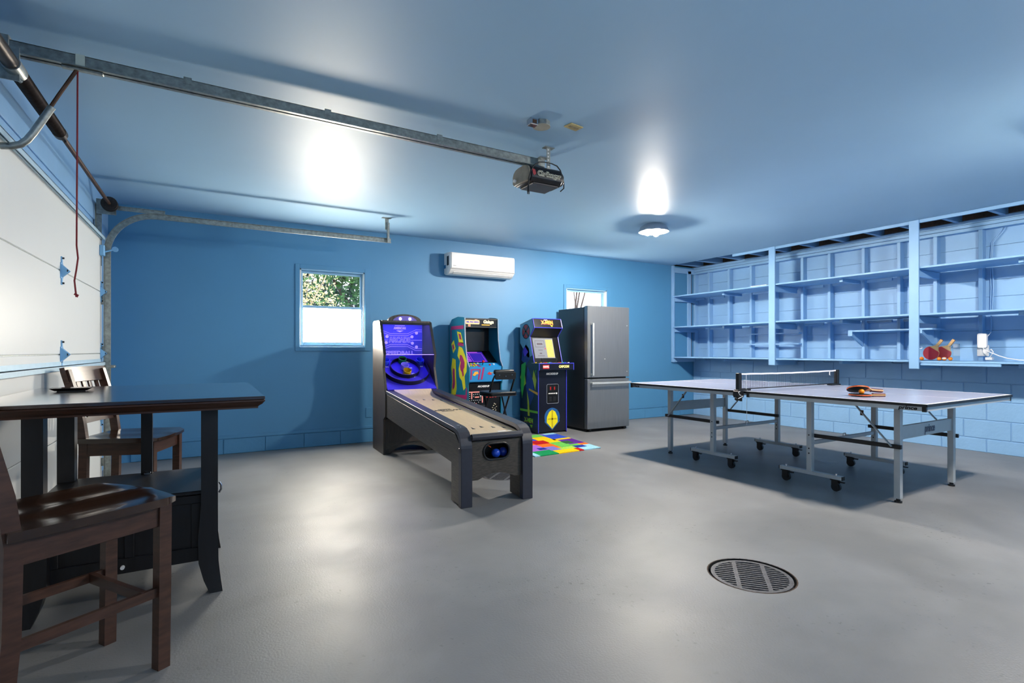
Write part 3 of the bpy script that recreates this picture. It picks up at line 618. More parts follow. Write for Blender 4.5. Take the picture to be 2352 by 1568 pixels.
# ------------------------------------------------------------------ rug
O_, e1, e2 = Vector((3.858, 4.693)), Vector((-.998, -.066)), Vector((.11, .994))
rug = thing('patchwork_rug', 'bright patchwork rug of coloured rectangles before the arcade cabinets', 'rug', (O_.x, O_.y, 0))
RC = dict(lb=(150, 200, 220), rd=(176, 24, 30), yl=(246, 190, 20), dg=(24, 140, 84), db=(26, 50, 140), og=(242, 108, 36), pu=(92, 40, 140), dk=(42, 84, 50), gr=(100, 180, 80), lv=(120, 112, 190), bl=(46, 76, 190), vi=(160, 100, 200), lg=(160, 200, 80))
m_r = {k: mat('rug_'+k, v, .95, noise=(70, .18), bump=(120, .6), spec=.1) for k, v in RC.items()}
PT = [('lb', 0, .25, 0, .25), ('db', .11, .26, .14, .25), ('rd', .25, .32, 0, .13), ('yl', .32, .61, 0, .14), ('lg', .26, .48, .14, .25), ('yl', .48, .61, .14, .25), ('dg', .61, .86, 0, .22), ('lb', .86, .93, 0, .24), ('lv', .48, .62, .15, .36), ('og', 0, .12, .25, .35), ('gr', .12, .42, .25, .40), ('pu', 0, .23, .35, .67), ('dk', .13, .25, .40, .56), ('gr', .25, .42, .40, .57),
      ('og', .42, .62, .25, .54), ('vi', .62, .86, .22, .54), ('db', .62, .72, .25, .35), ('yl', .23, .40, .57, .75), ('rd', .40, .62, .54, .78), ('og', .62, .86, .54, .72), ('yl', 0, .27, .67, .75), ('bl', 0, .25, .75, 1.06), ('yl', .25, .47, .75, .97), ('lb', 0, .19, 1.06, 1.16), ('gr', .25, .47, .97, 1.16), ('lv', .19, .25, 1.06, 1.16), ('pu', .86, .93, .24, .60), ('bl', .47, .70, .78, 1.16), ('lg', .62, .86, .72, .78), ('rd', .86, .93, .60, .85), ('dg', .70, .93, .85, 1.16), ('yl', .70, .86, .78, .85)]
for i, (c, a0, a1, b0, b1) in enumerate(PT):
    hh = .010+(.0012 if (c, a0) in (('db', .11), ('dk', .13), ('lv', .48), ('db', .62), ('yl', .70)) else 0)+(i % 3)*.0003
    q = [e1*a+e2*bb for a, bb in ((a0, b0), (a1, b0), (a1, b1), (a0, b1))]
    MB().prism([(v.x, v.y) for v in q], .001, hh).build('patch', m_r[c], rug)

# ------------------------------------------------------------------ floor drains
m_iron = mat('cast_iron', (92, 92, 96), .55, metal=.5, noise=(90, .3), bump=(120, .3)); m_pit = mat('pit', (12, 11, 10), .9, noise=(10, .2)); m_rustring = mat('rust_ring', (62, 40, 26), .8, noise=(30, .5))
def drain(c, r, label):
    t = thing('floor_drain', label, 'drain', (c[0], c[1], 0), math.radians(-47.5), 'round floor drains')
    MB().lathe([(r+.0115, 0), (r+.0115, -.03), (r-.01, -.03), (r-.01, -.12), (0, -.12)], n=40).build('pit', m_pit, t)
    MB().lathe([(r-.02, -.004), (r-.02, -.022), (r-.002, -.022), (r, -.012), (r-.001, -.004), (r-.02, -.004)], n=40).build('rim', m_iron, t)
    MB().lathe([(r+.011, .0003), (r+.015, .0008), (r+.017, .0002)], n=40).build('rust_edge', m_rustring, t)
    k = 14; ri = r-.019
    for i in range(1, k):
        y = -ri+2*ri*i/k; w = math.sqrt(max(ri*ri-y*y, 0))
        B(-w, w, y-.0047, y+.0047, -.02, -.005).build('bar', m_iron, t)
    for x in (-.068, .068):
        w = math.sqrt(ri*ri-x*x); B(x-.010, x+.010, -w, w, -.0195, -.0045).build('rib', m_iron, t)
drain(*DR[0], 'round cast-iron floor drain out in the open floor'); drain(*DR[1], 'round cast-iron floor drain under the arcade ball lane')

# ------------------------------------------------------------------ pub table
m_top = mat('dark_stained_top', (44, 26, 22), .16, noise=(9, .3), stretch=(1.2, 12, 12), coat=1, spec=.8)
m_edge = mat('walnut_edge', (58, 32, 20), .35, noise=(8, .35), stretch=(1.2, 12, 12))
m_blk = mat('black_stained_wood', (18, 17, 20), .36, noise=(8, .3), stretch=(8, 8, 1))
bt = thing('pub_table', 'dark wooden counter-height table with storage base before the garage door', 'table', (-.30, 3.12, 0))
tx0, tx1, ty0, ty1 = -.50, .503, -.58, .58
MB().box(tx0, tx1, ty0, ty1, .899, .915, bev=.003).build('top', m_top, bt)
b = MB(); prof = [(.0, .899), (.0, .893), (-.008, .885), (-.010, .881), (-.022, .873), (-.026, .868), (-.026, .861)]
rings = []
for d, z in prof: rings.append([(tx0-d, ty0-d, z), (tx1+d, ty0-d, z), (tx1+d, ty1+d, z), (tx0-d, ty1+d, z)])
v = [p for r_ in rings for p in r_]; f = []
for i in range(len(prof)-1):
    for j in range(4): f.append((i*4+j, i*4+(j+1) % 4, (i+1)*4+(j+1) % 4, (i+1)*4+j))
f += [(0, 3, 2, 1), tuple(len(prof)*4-4+j for j in range(4))]
b.raw(v, f).build('moulded_edge', m_edge, bt)
def pleg(x, y, sx, sy):
    P = []
    for z, o in ((.8615, 0), (.40, 0), (.25, .006), (.14, .004), (.06, -.012), (0, -.03)):
        P.append((z, o))
    w = .034; rings = []
    for z, o in P:
        cx, cy = x-sx*o*.9, y-sy*o*.9; ww = w+(.006 if .1 < z < .3 else 0)-(.008 if z == 0 else 0)
        rings.append([(cx-ww, cy-ww, z), (cx+ww, cy-ww, z), (cx+ww, cy+ww, z), (cx-ww, cy+ww, z)])
    v = [p for r_ in rings for p in r_]; f = [(0, 3, 2, 1), tuple(len(P)*4-4+j for j in range(4))]
    for i in range(len(P)-1):
        for j in range(4): f.append((i*4+j, i*4+(j+1) % 4, (i+1)*4+(j+1) % 4, (i+1)*4+j))
    return MB().raw(v, f).build('leg', m_blk, bt)
for x in (-.33, .29):
    for y in (-.29, .27): pleg(x, y, 1 if x > 0 else -1, 1 if y > 0 else -1)
B(-.025, .025, .245, .285, .46, .862, bev=.002).build('middle_post', m_blk, bt)
B(-.01, .02, .222, .246, .461, .475, bev=.002).build('post_bracket', m_chrome, bt)
B(-.36, .32, -.27, .30, .443, .461, bev=.003).build('shelf', m_blk, bt)
cbn = B(-.32, .28, -.262, .25, .135, .442).build('cabinet', m_blk, bt)
for a, c, z0, z1 in ((-.30, .256, .405, .442), (-.30, .256, .135, .20), (-.30, -.26, .20, .405), (.216, .256, .20, .405), (-.035, -.0, .20, .405)): B(a, c, -.274, -.262, z0, z1, bev=.002).build('cabinet_stile', m_blk, cbn)
B(.28, .294, -.24, .23, .14, .44, bev=.003).build('side_door', m_blk, cbn); MB().sphere((.315, -.235, .452), .011, 12).build('knob', m_chrome, cbn)
MB().cyl((-.04, -.275, .165), (-.04, -.29, .165), .008, n=10).build('caster_screw', m_white, cbn)
MB().tube([(.33, -.26, .49), (.338, -.262, .475), (.338, -.262, .455), (.33, -.26, .44)], .005, 6).build('door_latch', m_chrome, bt)
tb = thing('tablet', 'thin black tablet lying on the dark table top', 'tablet', (-.60, 3.33, .9152), .08); tb.scale = (.68, .68, .9)
MB().raw([(-.09, -.06, .004), (.09, -.06, .004), (.09, .06, .004), (-.09, .06, .004), (-.12, -.085, .018), (.12, -.085, .018), (.12, .085, .018), (-.12, .085, .018)], [(0, 3, 2, 1), (4, 5, 6, 7), (0, 1, 5, 4), (1, 2, 6, 5), (2, 3, 7, 6), (3, 0, 4, 7)]).build('case', m_black, tb)
B(-.112, .112, -.078, .078, .0181, .0188).build('screen', mat('dark_glass', (8, 8, 10), .08, noise=(3, .05)), tb)
MB().box(-.08, .08, -.05, .05, 0, .005).build('foot_pad', m_black, tb)

# ------------------------------------------------------------------ counter chairs
m_ch = mat('walnut_stain', (66, 42, 32), .38, noise=(7, .35), stretch=(2, 2, 10)); m_seat = mat('seat_stain', (46, 28, 18), .2, noise=(7, .4), stretch=(1.5, 12, 2), coat=.4)
def chair(label, loc, rz, k_=.055):
    q_ = .055-k_
    t = thing('counter_chair', label, 'chair', loc, rz, 'dark wooden counter chairs')
    # scooped seat
    nx, ny = 14, 14; g = []
    for i in range(nx+1):
        for j in range(ny+1):
            u = i/nx; w = j/ny*2-1
            hw = .205+.02*math.sin(u*math.pi*.75); x = -.26+q_+(.485-q_)*u - (.02*w*w if u > .9 else 0)
            if u > .85: hw -= .03*((u-.85)/.15)**2
            d = .012*math.exp(-((abs(w)-.45)/.3)**2)*math.sin(min(1, max(0, (u-.05)/.9))*math.pi)**.6 - .004*math.exp(-(w/.12)**2)*(u > .55)
            dn = .010*max(0, (u-.88)/.12)**2
            g.append((x, w*hw, .605-d-dn))
    k = ny+1; n_ = len(g); v = g+[(p[0], p[1], .578) for p in g]; f = []
    for i in range(nx):
        for j in range(ny):
            a = i*k+j; f.append((a, a+k, a+k+1, a+1)); f.append((n_+a, n_+a+1, n_+a+k+1, n_+a+k))
    for i in range(nx): f += [(i*k, n_+i*k, n_+(i+1)*k, (i+1)*k), (i*k+ny, (i+1)*k+ny, n_+(i+1)*k+ny, n_+i*k+ny)]
    for j in range(ny): f += [(j, j+1, n_+j+1, n_+j), (nx*k+j, n_+nx*k+j, n_+nx*k+j+1, nx*k+j+1)]
    MB().raw(v, f).build('seat', m_seat, t, ang=50)
    for s in (-1, 1):
        y = s*.172
        MB().bar([(.17, y, .577), (.168, y, .3), (.164, y, 0)], .040, .040, (0, 1, 0)).build('leg', m_ch, t)
        P = [(x_+q_, y, z_) for x_, z_ in ((-.27, 0), (-.245, .3), (-.24, .56), (-.258, .70), (-.295, .86), (-.335, 1.0))]
        MB().bar(P, .030, .044, (1, 0, 0)).build('back_leg', m_ch, t)
        B(-.225+q_, .152, y-.012, y+.012, .50, .577, bev=.002).build('apron', m_ch, t)
        MB().bar([(-.245+q_, y, .27), (.16, y, .27)], .016, .032).build('stretcher', m_ch, t)
    B(.158, .178, -.155, .155, .50, .577, bev=.002).build('apron', m_ch, t); B(-.25+q_, -.232+q_, -.155, .155, .50, .577, bev=.002).build('apron', m_ch, t)
    MB().bar([(.11, -.172, .27), (.11, .172, .27)], .018, .034).build('stretcher', m_ch, t)
    MB().bar([(-.23+q_, -.172, .30), (-.23+q_, .172, .30)], .016, .03).build('stretcher', m_ch, t)
    def crv(y): return q_-.022*(1-(y/.2)**2)
    MB().bar([(-.328+crv(y), y, .972) for y in [-.20, -.15, -.1, -.05, 0, .05, .1, .15, .20]], .024, .09, (-.25, 0, 1)).build('top_rail', m_ch, t)
    MB().bar([(-.257+q_*.3+crv(y)*.7, y, .70) for y in [-.165, -.1, -.05, 0, .05, .1, .165]], .018, .034, (-.2, 0, 1)).build('lower_rail', m_ch, t)
    for y in (-.12, -.06, 0, .06, .12):
        MB().bar([(-.257+q_*.3+crv(y)*.7, y, .70), (-.295+q_*.15+crv(y)*.85, y, .82), (-.32+crv(y), y, .93)], .010, .028, (0, 1, 0)).build('slat', m_ch, t)
    return t
chair('dark wooden counter chair in the near corner with worn front edge', (-.388, 2.27, 0), math.radians(33.5))
chair('dark wooden counter chair between the table and the garage door', (-.415, 3.99, 0), math.radians(-19), 0)

# ------------------------------------------------------------------ arcade ball lane
m_lwood = mat('dark_grey_woodgrain', (54, 47, 43), .42, noise=(9, .55), stretch=(9, 9, .7)); m_lwoodh = mat('dark_grey_woodgrain_across', (64, 58, 51), .42, noise=(12, .5), stretch=(2, 1, 12))
m_navy = mat('matt_navy_vinyl', (44, 46, 58), .42, noise=(40, .08)); m_lane = mat('pale_lane', (205, 182, 146), .32, noise=(10, .08), stretch=(14, 1, 1))
m_field = mat('blue_field', (52, 40, 200), .45, noise=(6, .05)); m_ring = mat('black_ring', (18, 18, 22), .35, noise=(20, .1))
LA = thing('arcade_ball_lane', 'black rolling ball arcade game with purple-lit backboard and pale lane', 'arcade game', (1.815, 3.39, 0), -.033)
MS = fr((0, 0, 0), (0, 1, 0), (0, 0, 1))            # prism in (v,z), extruded along +u
side = [(2.14, 0), (2.62, 0), (2.62, 1.43), (2.58, 1.452), (2.34, 1.452), (2.31, 1.43), (2.135, 1.07), (2.165, .93), (2.06, .66), (2.06, .42), (2.14, .38)]
for a, c in ((-.298, -.272), (.272, .298)): MB().prism(side, a, c, MS, bev=.003).build('cabinet_side', m_lwood, LA)
MB().box(-.272, .272, 2.60, 2.615, .05, 1.44).box(-.272, .272, 2.30, 2.60, 1.43, 1.45).box(-.272, .272, 2.15, 2.16, .12, .38).build('cabinet_shell', m_lwood, LA)
MB().prism([(-.272, 0), (-.22, 0), (-.15, .05), (-.05, .075), (.05, .075), (.15, .05), (.22, 0), (.272, 0), (.272, .40), (-.272, .40)], 0, .012, fr((0, 2.2, 0), (1, 0, 0), (0, 0, 1))).build('cabinet_front_apron', m_lwoodh, LA)
# lane sides and legs
lane_side = [(.0, 0), (.185, 0), (.20, .27), (2.14, .40), (2.14, .66), (.09, .515), (.03, .49), (.0, .43)]
for s in (-1, 1):
    MB().prism([(.03, .01), (.19, .01), (.19, .29), (2.06, .41), (2.06, .655), (.12, .51), (.03, .45)], s*.205 if s > 0 else -.285, .285 if s > 0 else -.205, MS, bev=.003).build('lane_side', m_lwoodh, LA)
    u0, u1 = (.205, .292) if s > 0 else (-.292, -.205)
    cap = [(2.06, .66), (.14, .527), (.10, .522), (.06, .505), (.03, .475), (.014, .43), (.010, .38)]
    capo = [(2.06, .692), (.13, .560), (.08, .552), (.035, .530), (.0, .49), (-.016, .44), (-.02, .38)]
    MB().prism(cap[::-1]+capo, u0, u1, MS, bev=.002).build('rail_cap', m_navy, LA)
    MB().prism([(-.02, 0), (.03, 0), (.03, .42), (.010, .42), (-.02, .42)], u0, u1, MS, bev=.003).build('leg_cover', m_navy, LA)
    if s < 0:
        MB().tube([(u0+.05+.009*math.cos(a), .16+.009*math.sin(a), .5635+.0006*math.sin(a)) for a in [i*.45 for i in range(14)]], .0012, 5, closed=True).build('ring_mark', m_silver, LA)
    MB().cyl((u0+.045, .10, .556), (u0+.045, .10, .5605), .004, n=8).build('screw', m_silver, LA)
hole = rr(-.105, .105, .32, .438, .058, 8)
def holed(outer, inner, y0, y1):
    b = bmesh.new(); E = []; vs_ = []
    for pts in (outer, inner):
        v = [b.verts.new((p[0], y0, p[1])) for p in pts]; E += [b.edges.new((v[i], v[(i+1) % len(v)])) for i in range(len(v))]
    bmesh.ops.triangle_fill(b, use_beauty=True, edges=E)
    r_ = bmesh.ops.extrude_face_region(b, geom=list(b.faces))
    for e in r_['geom']:
        if isinstance(e, bmesh.types.BMVert): e.co.y = y1
    bmesh.ops.recalc_face_normals(b, faces=b.faces); mb = MB(); mb.bm.free(); mb.bm = b; return mb
holed([(-.205, .18), (-.15, .18), (-.09, .205), (-.03, .218), (.03, .218), (.09, .205), (.15, .18), (.205, .18), (.205, .46), (-.205, .46)], hole, .008, .02).build('front_panel', m_lwoodh, LA)
MB().box(-.15, .15, .0215, .20, .30, .318).box(-.15, .15, .19, .20, .30, .47).box(-.15, -.14, .0215, .19, .318, .47).box(.14, .15, .0215, .19, .318, .47).build('ball_tray', m_black, LA)
MB().tube([(x, .006, z) for x, z in hole], .008, 8, closed=True).build('opening_frame', m_black, LA)
MB().cyl((-.205, -.002, .492), (.205, -.002, .492), .024, n=18).build('front_bar', m_navy, LA)
# lane bed
M_ = []
pr = [(.0, .50), (.8, .555), (1.75, .62), (1.9, .635), (1.98, .655), (2.05, .70)]
va = [(-.205, v, z) for v, z in pr]+[(.205, v, z) for v, z in pr]+[(-.205, v, z-.02) for v, z in pr]+[(.205, v, z-.02) for v, z in pr]; k = len(pr); f = []
for i in range(k-1): f += [(i, k+i, k+i+1, i+1), (2*k+i, 2*k+i+1, 3*k+i+1, 3*k+i), (i, i+1, 2*k+i+1, 2*k+i), (k+i, 3*k+i, 3*k+i+1, k+i+1)]
f += [(0, 2*k, 3*k, k), (k-1, 2*k-1, 4*k-1, 3*k-1)]
MB().raw(va, f).build('lane_bed', m_lane, LA)
def lz(v):
    for (a, za), (c, zc_) in zip(pr, pr[1:]):
        if a <= v <= c: return za+(zc_-za)*(v-a)/(c-a)
arrows = []
for vc in (.22, 1.62):
    for i, u in enumerate((-.16, -.085, 0, .085, .16)):
        vv = vc+(.09 if i == 2 else .045 if i in (1, 3) else 0)*.8; arrows.append((u, vv))
ab = MB()
for u, vv in arrows: ab.prism([(-.013, -.03), (.013, -.03), (0, .03)], .0004, .0012, fr((u, vv, lz(vv)), (1, 0, 0), (0, 1, .0686)))
ab.build('lane_arrow', m_ring, LA)
ML = fr((0, 1.05, lz(1.05)), (1, 0, 0), (0, 1, .0686))
text('AMERICAN', .062, ML, m_ring, LA, sx=.95, bold=.001); decal([rr(-.06, .06, .045, .06, .006), rr(-.06, .06, -.06, -.045, .006)], ML, m_ring, LA, 'lane_mark')
decal([[(-.05, -.012), (.02, -.012), (.02, .012), (-.05, .012)], [(.035, -.01), (.07, -.01), (.07, .01), (.035, .01)]], fr((.10, .09, lz(.09)), (1, 0, 0), (0, 1, .0686)), m_white, LA, 'maker_mark')
# target field
P0, P1 = Vector((0, 2.055, .70)), Vector((0, 2.5, 1.0)); sd = (P1-P0).normalized(); MF = fr(P0, (1, 0, 0), sd); LNG = (P1-P0).length
MB().box(-.272, .272, 0, LNG, -.012, 0, M=MF).build('target_field', m_field, LA)
def ringwall(pts, h, th, nm, m=m_ring, closed=False):
    A = [MF @ Vector((p[0], p[1], 0)) for p in pts]; Bq = [MF @ Vector((p[0], p[1], h)) for p in pts]
    b = MB(); n_ = MF.to_3x3() @ Vector((0, 0, 1))
    b.bar([(a+c)/2 for a, c in zip(A, Bq)], th, h, n_); return b.build(nm, m, LA)
ringwall([(-.25, .46)]+[(0+.262*math.cos(math.radians(a)), .335+.262*math.sin(math.radians(a))) for a in range(190, 351, 8)]+[(.25, .46)], .05, .006, 'outer_ring')
ringwall(circ(0, .365, .165, 32)+[circ(0, .365, .165, 32)[0]], .045, .006, 'inner_ring')
hb = MB()
for y in (.105, .225): hb.lathe([(0, .0006), (.036, .0006)], MF @ Matrix.Translation((0, y, .0006)), 20)
hb.build('score_hole', m_dark, LA)
for x, y, c, nm, s in ((0, .275, (200, 160, 20), 'yellow', '30'), (0, .385, (170, 150, 255), 'lavender', '40'), (0, .505, (20, 130, 40), 'green', '50'), (.20, .48, (50, 80, 240), 'blue', '100'), (-.20, .48, (50, 80, 240), 'blue', '100')):
    mm = mat('cup_'+nm, c, .35, noise=(10, .04))
    cup = MB().lathe([(.044, 0), (.046, .055), (.042, .057), (.039, .05), (.037, .002), (0, .002)], MF @ Matrix.Translation((x, y, 0)), 24).build('score_cup', mm, LA)
    MB().lathe([(0, .004), (.036, .004)], MF @ Matrix.Translation((x, y, 0)), 20).build('cup_hole', m_dark, cup)
    text(s, .03, MF @ Matrix.Translation((x+(.072 if s != '100' else .0), y-(.0 if s != '100' else .068), .001)), m_line, LA, sx=1.2, bold=.001)
text('10', .03, MF @ Matrix.Translation((.07, .10, .001)), m_line, LA, sx=1.2, bold=.001); text('20', .03, MF @ Matrix.Translation((.065, .22, .001)), m_line, LA, sx=1.2, bold=.001)
# back board behind the clear screen
m_bb = mat('backboard_lit', (44, 30, 180), .5, emit=.10, ecol=(70, 44, 250), noise=(2, .05)); m_neon = mat('backboard_print', (170, 150, 255), .5, emit=.55, ecol=(165, 140, 255), noise=(5, .02)); m_neon2 = mat('backboard_shadow_print', (40, 24, 150), .5, emit=.08, ecol=(60, 30, 220), noise=(5, .02))
MB().box(-.272, .272, 2.56, 2.57, .95, 1.43).build('backboard', m_bb, LA)
MK = fr((0, 2.559, 1.238), (1, 0, 0), (0, 0, 1))
text('ARCADE', .082, MK, m_neon, LA, sx=.78, bold=.004, ext=.0006); text('ARCADE', .082, MK @ Matrix.Translation((0, 0, .0014)), m_neon2, LA, sx=.78, bold=.0005, ext=.0004)
text('AMERICAN', .038, MK @ Matrix.Translation((0, .138, 0)), m_neon, LA, sx=.75, bold=.002)
text('SPEEDBALL', .062, MK @ Matrix.Translation((0, -.152, 0)), m_neon, LA, sx=1.12, bold=.0016); text('SPEEDBALL', .062, MK @ Matrix.Translation((0, -.152, .0016)), m_neon2, LA, sx=1.12, bold=-.0014, ext=.0004)
nb = MB()
for q in (1, -1):
    for e in (0, .022):
        nb.tube([MK @ Vector(p) for p in ((-.26, q*(.10+e), .001), (-.235, q*(.10+e), .001), (-.11, q*(.052+e), .001), (.09, q*(.052+e), .001), (.19, q*(.10+e), .001), (.265, q*(.10+e), .001))], .0022, 5)
nb.tube([MK @ Vector((-.26, 0, .001)), MK @ Vector((-.14, 0, .001))], .0025, 5).tube([MK @ Vector((.13, 0, .001)), MK @ Vector((.265, 0, .001))], .0025, 5)
nb.build('neon_line', m_neon, LA)
ns = MB()
for x, y in ((-.22, .09), (-.15, .04), (.145, .04), (.20, .085), (-.16, -.03), (.15, -.035), (.20, -.08), (-.22, -.085)): ns.lathe([(0, .0022), (.018, .0022), (.018, 0)], MK @ Matrix.Translation((x, y, 0)), 18)
ns.build('neon_ball', m_neon, LA)
decal([rr(-.06, .06, .165, .172, .003), [(-.045, .112), (.045, .112), (.0, .092)]], MK, m_neon, LA, 'emblem')
MB().prism([(0, 0), (.0, .012), (.39, .012), (.39, 0)], -.272, .272, fr((0, 2.132, 1.065), (0, .40, .845), (0, -.845, .40)) @ Matrix.Rotation(0, 4, 'X')).build('screen_pane', m_glass, LA) if False else None
MP = fr((0, 2.14, 1.07), (1, 0, 0), (0, .17, .36))
B(-.27, .27, .012, .385, 0, .003, M=MP).build('screen_pane', m_glass, LA)
MB().box(-.298, .298, .372, .405, -.004, .008, M=MP).box(-.298, -.268, 0, .40, -.004, .006, M=MP).box(.268, .298, 0, .40, -.004, .006, M=MP).build('screen_frame', m_black, LA)
B(-.27, .27, -.002, .004, -.002, .003, M=MP).build('screen_lip', m_neon, LA)
m_uv = mat('purple_led', (90, 60, 255), .5, emit=14, ecol=(110, 90, 255))
MB().box(-.25, .25, 2.37, 2.44, 1.421, 1.429).build('led_strip', m_uv, LA)
# rounded topper with lights
MB().prism([(.19*math.cos(a), .075*math.sin(a)) for a in [math.radians(i) for i in range(0, 181, 10)]], 0, .05, fr((0, 2.40, 1.451), (1, 0, 0), (0, 0, 1))).build('topper', m_lwood, LA)
MB().prism([(.135*math.cos(a), .055*math.sin(a)) for a in [math.radians(i) for i in range(0, 181, 10)]], .05, .056, fr((0, 2.40, 1.451), (1, 0, 0), (0, 0, 1))).build('topper_face', mat('topper_purple', (96, 84, 170), .4, noise=(5, .05)), LA)
tl = MB()
for u in (-.055, .055): tl.sphere((u, 2.343, 1.473), .015, 14)
tl.build('topper_light', mat('topper_led', (225, 215, 255), .4, emit=8), LA)
for (u, v, c, lb) in ((.02, .062, (24, 70, 190), 'blue ball in the return opening, nearer the middle'), (.092, .085, (22, 50, 150), 'blue ball in the return opening, at its right end')):
    o = MB().sphere((0, 0, 0), .034).build('game_ball', mat('ball_blue_%d' % c[2], c, .3, noise=(5, .04))); tag(o, lb, 'ball', 'balls in the return opening')
    p = Matrix.Rotation(-.033, 4, 'Z') @ Vector((u, v, 0)); o.location = (1.815+p.x, 3.39+p.y, .3525)
MB().raw([(-.075, .05, .43), (-.02, .06, .395), (-.02, .12, .40), (-.075, .11, .44), (-.075, .05, .437), (-.02, .06, .402), (-.02, .12, .407), (-.075, .11, .447)], [(0, 3, 2, 1), (4, 5, 6, 7), (0, 1, 5, 4), (1, 2, 6, 5), (2, 3, 7, 6), (3, 0, 4, 7)]).build('orange_ramp', m_rim, LA)

# ------------------------------------------------------------------ arcade cabinets
def cabinet(name, label, loc, w, prof, m_side):
    t = thing(name, label, 'arcade cabinet', loc)
    for a, c in ((0, .016), (w-.016, w)): MB().prism(prof, a, c, MS, bev=.0015).build('side_panel', m_side, t)
    return t
m_teal = mat('teal_side', (8, 104, 134), .35, noise=(3, .04)); m_ltblue = mat('light_blue_panel', (30, 128, 190), .35, noise=(3, .04))
m_blkgl = mat('gloss_black_panel', (15, 15, 18), .22, noise=(5, .1)); m_magenta = mat('print_magenta', (156, 30, 96), .4, noise=(5, .05)); m_yel = mat('print_yellow', (206, 200, 24), .4, noise=(5, .05)); m_pink = mat('print_pink', (238, 150, 140), .4, noise=(5, .03)); m_edgew = mat('edge_chrome', (170, 176, 190), .3, metal=.4, noise=(5, .03)); m_ppl = mat('print_purple', (98, 40, 200), .4, noise=(5, .05)); m_grn = mat('print_green', (70, 180, 60), .4, noise=(5, .05)); m_redp = mat('print_red', (190, 40, 40), .4, noise=(5, .05)); m_orp = mat('print_orange', (240, 170, 40), .4, noise=(5, .05)); m_cream = mat('print_cream', (240, 226, 190), .4, noise=(5, .03))
# cabinet one : origin front-left base (2.70, 5.80)
p1 = [(0, 0), (.56, 0), (.56, 1.46), (.49, 1.52), (.30, 1.545), (.13, 1.53), (.10, 1.50), (.095, 1.40), (.085, 1.25), (.03, 1.0), (-.035, .915), (-.02, .72), (0, .70)]
A1 = cabinet('arcade_cabinet', 'teal arcade cabinet with yellow side print behind the folding stool', (2.70, 5.80, 0), .475, p1, m_teal)
w = .475
MB().box(.016, w-.016, .02, .035, .04, .71).build('lower_front', m_blkgl, A1)
MB().box(.016, w-.016, .105, .12, 1.415, 1.51).build('marquee', m_blkgl, A1)
MB().box(.016, w-.016, .105, .15, 1.405, 1.415).box(.016, w-.016, .10, .50, 1.505, 1.52).build('hood', m_black, A1)
MB().box(.016, w-.016, .33, .34, .70, 1.50).build('inner_back', m_blkgl, A1)
MB().box(.016, w-.016, .54, .555, .05, 1.48).build('back_panel', m_black, A1)
MB().prism([(-.02, .735), (.02, .72), (.05, .72), (.09, .955), (.085, .962), (-.022, .915)], .016, w-.016, MS).build('control_panel', m_ltblue, A1)
m_scr = mat('screen_purple', (34, 26, 110), .15, emit=.35, ecol=(50, 34, 170), noise=(3, .05)); m_scr2 = mat('screen_print', (150, 60, 170), .3, emit=.5, ecol=(190, 90, 200), noise=(5, .02))
MSc = fr((.016, .10, .965), (1, 0, 0), (0, .20, .135))
MB().box(0, w-.032, 0, .26, -.01, 0, M=MSc).build('screen_glass', m_blkgl, A1)
MB().box(.0, .32, .012, .24, .0003, .0008, M=MSc).build('screen', m_scr, A1)
sb = MB()
for q in ((.12, .30, .02, .023), (.12, .30, .205, .208), (.12, .123, .02, .208), (.297, .30, .02, .208)): sb.box(q[0], q[1], q[2], q[3], .001, .0014, M=MSc)
for k in range(5): sb.box(.01, .10, .03+k*.034, .045+k*.034, .001, .0014, M=MSc)
sb.box(.02, .25, .222, .232, .001, .0014, M=MSc)
sb.build('screen_frame_print', m_scr2, A1)
MC1 = fr((.016, -.022, .9155), (1, 0, 0), (0, .107, .047))
jb_ = MB().cyl(MC1 @ Vector((.20, .055, 0)), MC1 @ Vector((.20, .055, .035)), .005, n=8); jb_.build('joystick_shaft', m_blackm, A1)
MB().sphere(MC1 @ Vector((.20, .055, .048)), .017, 14).build('joystick_ball', mat('joy_red', (200, 20, 26), .25, noise=(5, .03)), A1)
for (x, y, mm) in ((.03, .03, m_yel), (.05, .08, m_yel), (.10, .09, m_yel), (.06, .015, m_yel), (.15, .09, m_white), (.30, .05, mat('joy_red2', (210, 40, 40), .3, noise=(5, .03))), (.36, .065, m_white), (.10, .04, m_yel)):
    MB().cyl(MC1 @ Vector((x, y, 0)), MC1 @ Vector((x, y, .009)), .013, n=14).build('button', mm, A1)
decal([[(.03, .045), (.11, .05), (.13, .0), (.16, 0), (.135, .075), (.03, .07)]], MC1, m_magenta, A1, 'control_print')
MCf = fr((.016, -.0222, .915), (1, 0, 0), (0, -.002, 1))   # control front, top edge, y negative downward
decal([[(.01, -.155), (.025, -.155), (.035, -.04), (.13, -.04), (.11, -.155), (.13, -.155), (.155, -.025), (.015, -.025)], [(.15, -.155), (.175, -.155), (.205, -.005), (.18, -.005)]], MCf, m_magenta, A1, 'front_print')
decal([[(.04, -.10), (.07, -.06), (.11, -.055), (.12, -.085), (.09, -.09), (.07, -.11)], [(.28, -.07), (.40, -.072), (.40, -.078), (.28, -.076)]], MCf, m_orp, A1, 'front_print')
decal([[(.24, -.085), (.27, -.06), (.29, -.075), (.31, -.095), (.27, -.10)]], MCf, m_redp, A1, 'front_print')
M1f = fr((.016, .0198, 0), (1, 0, 0), (0, 0, 1))
text('ARCADE1UP', .03, M1f @ Matrix.Translation((.21, .672, 0)), m_white, A1, sx=.95, bold=.0015)
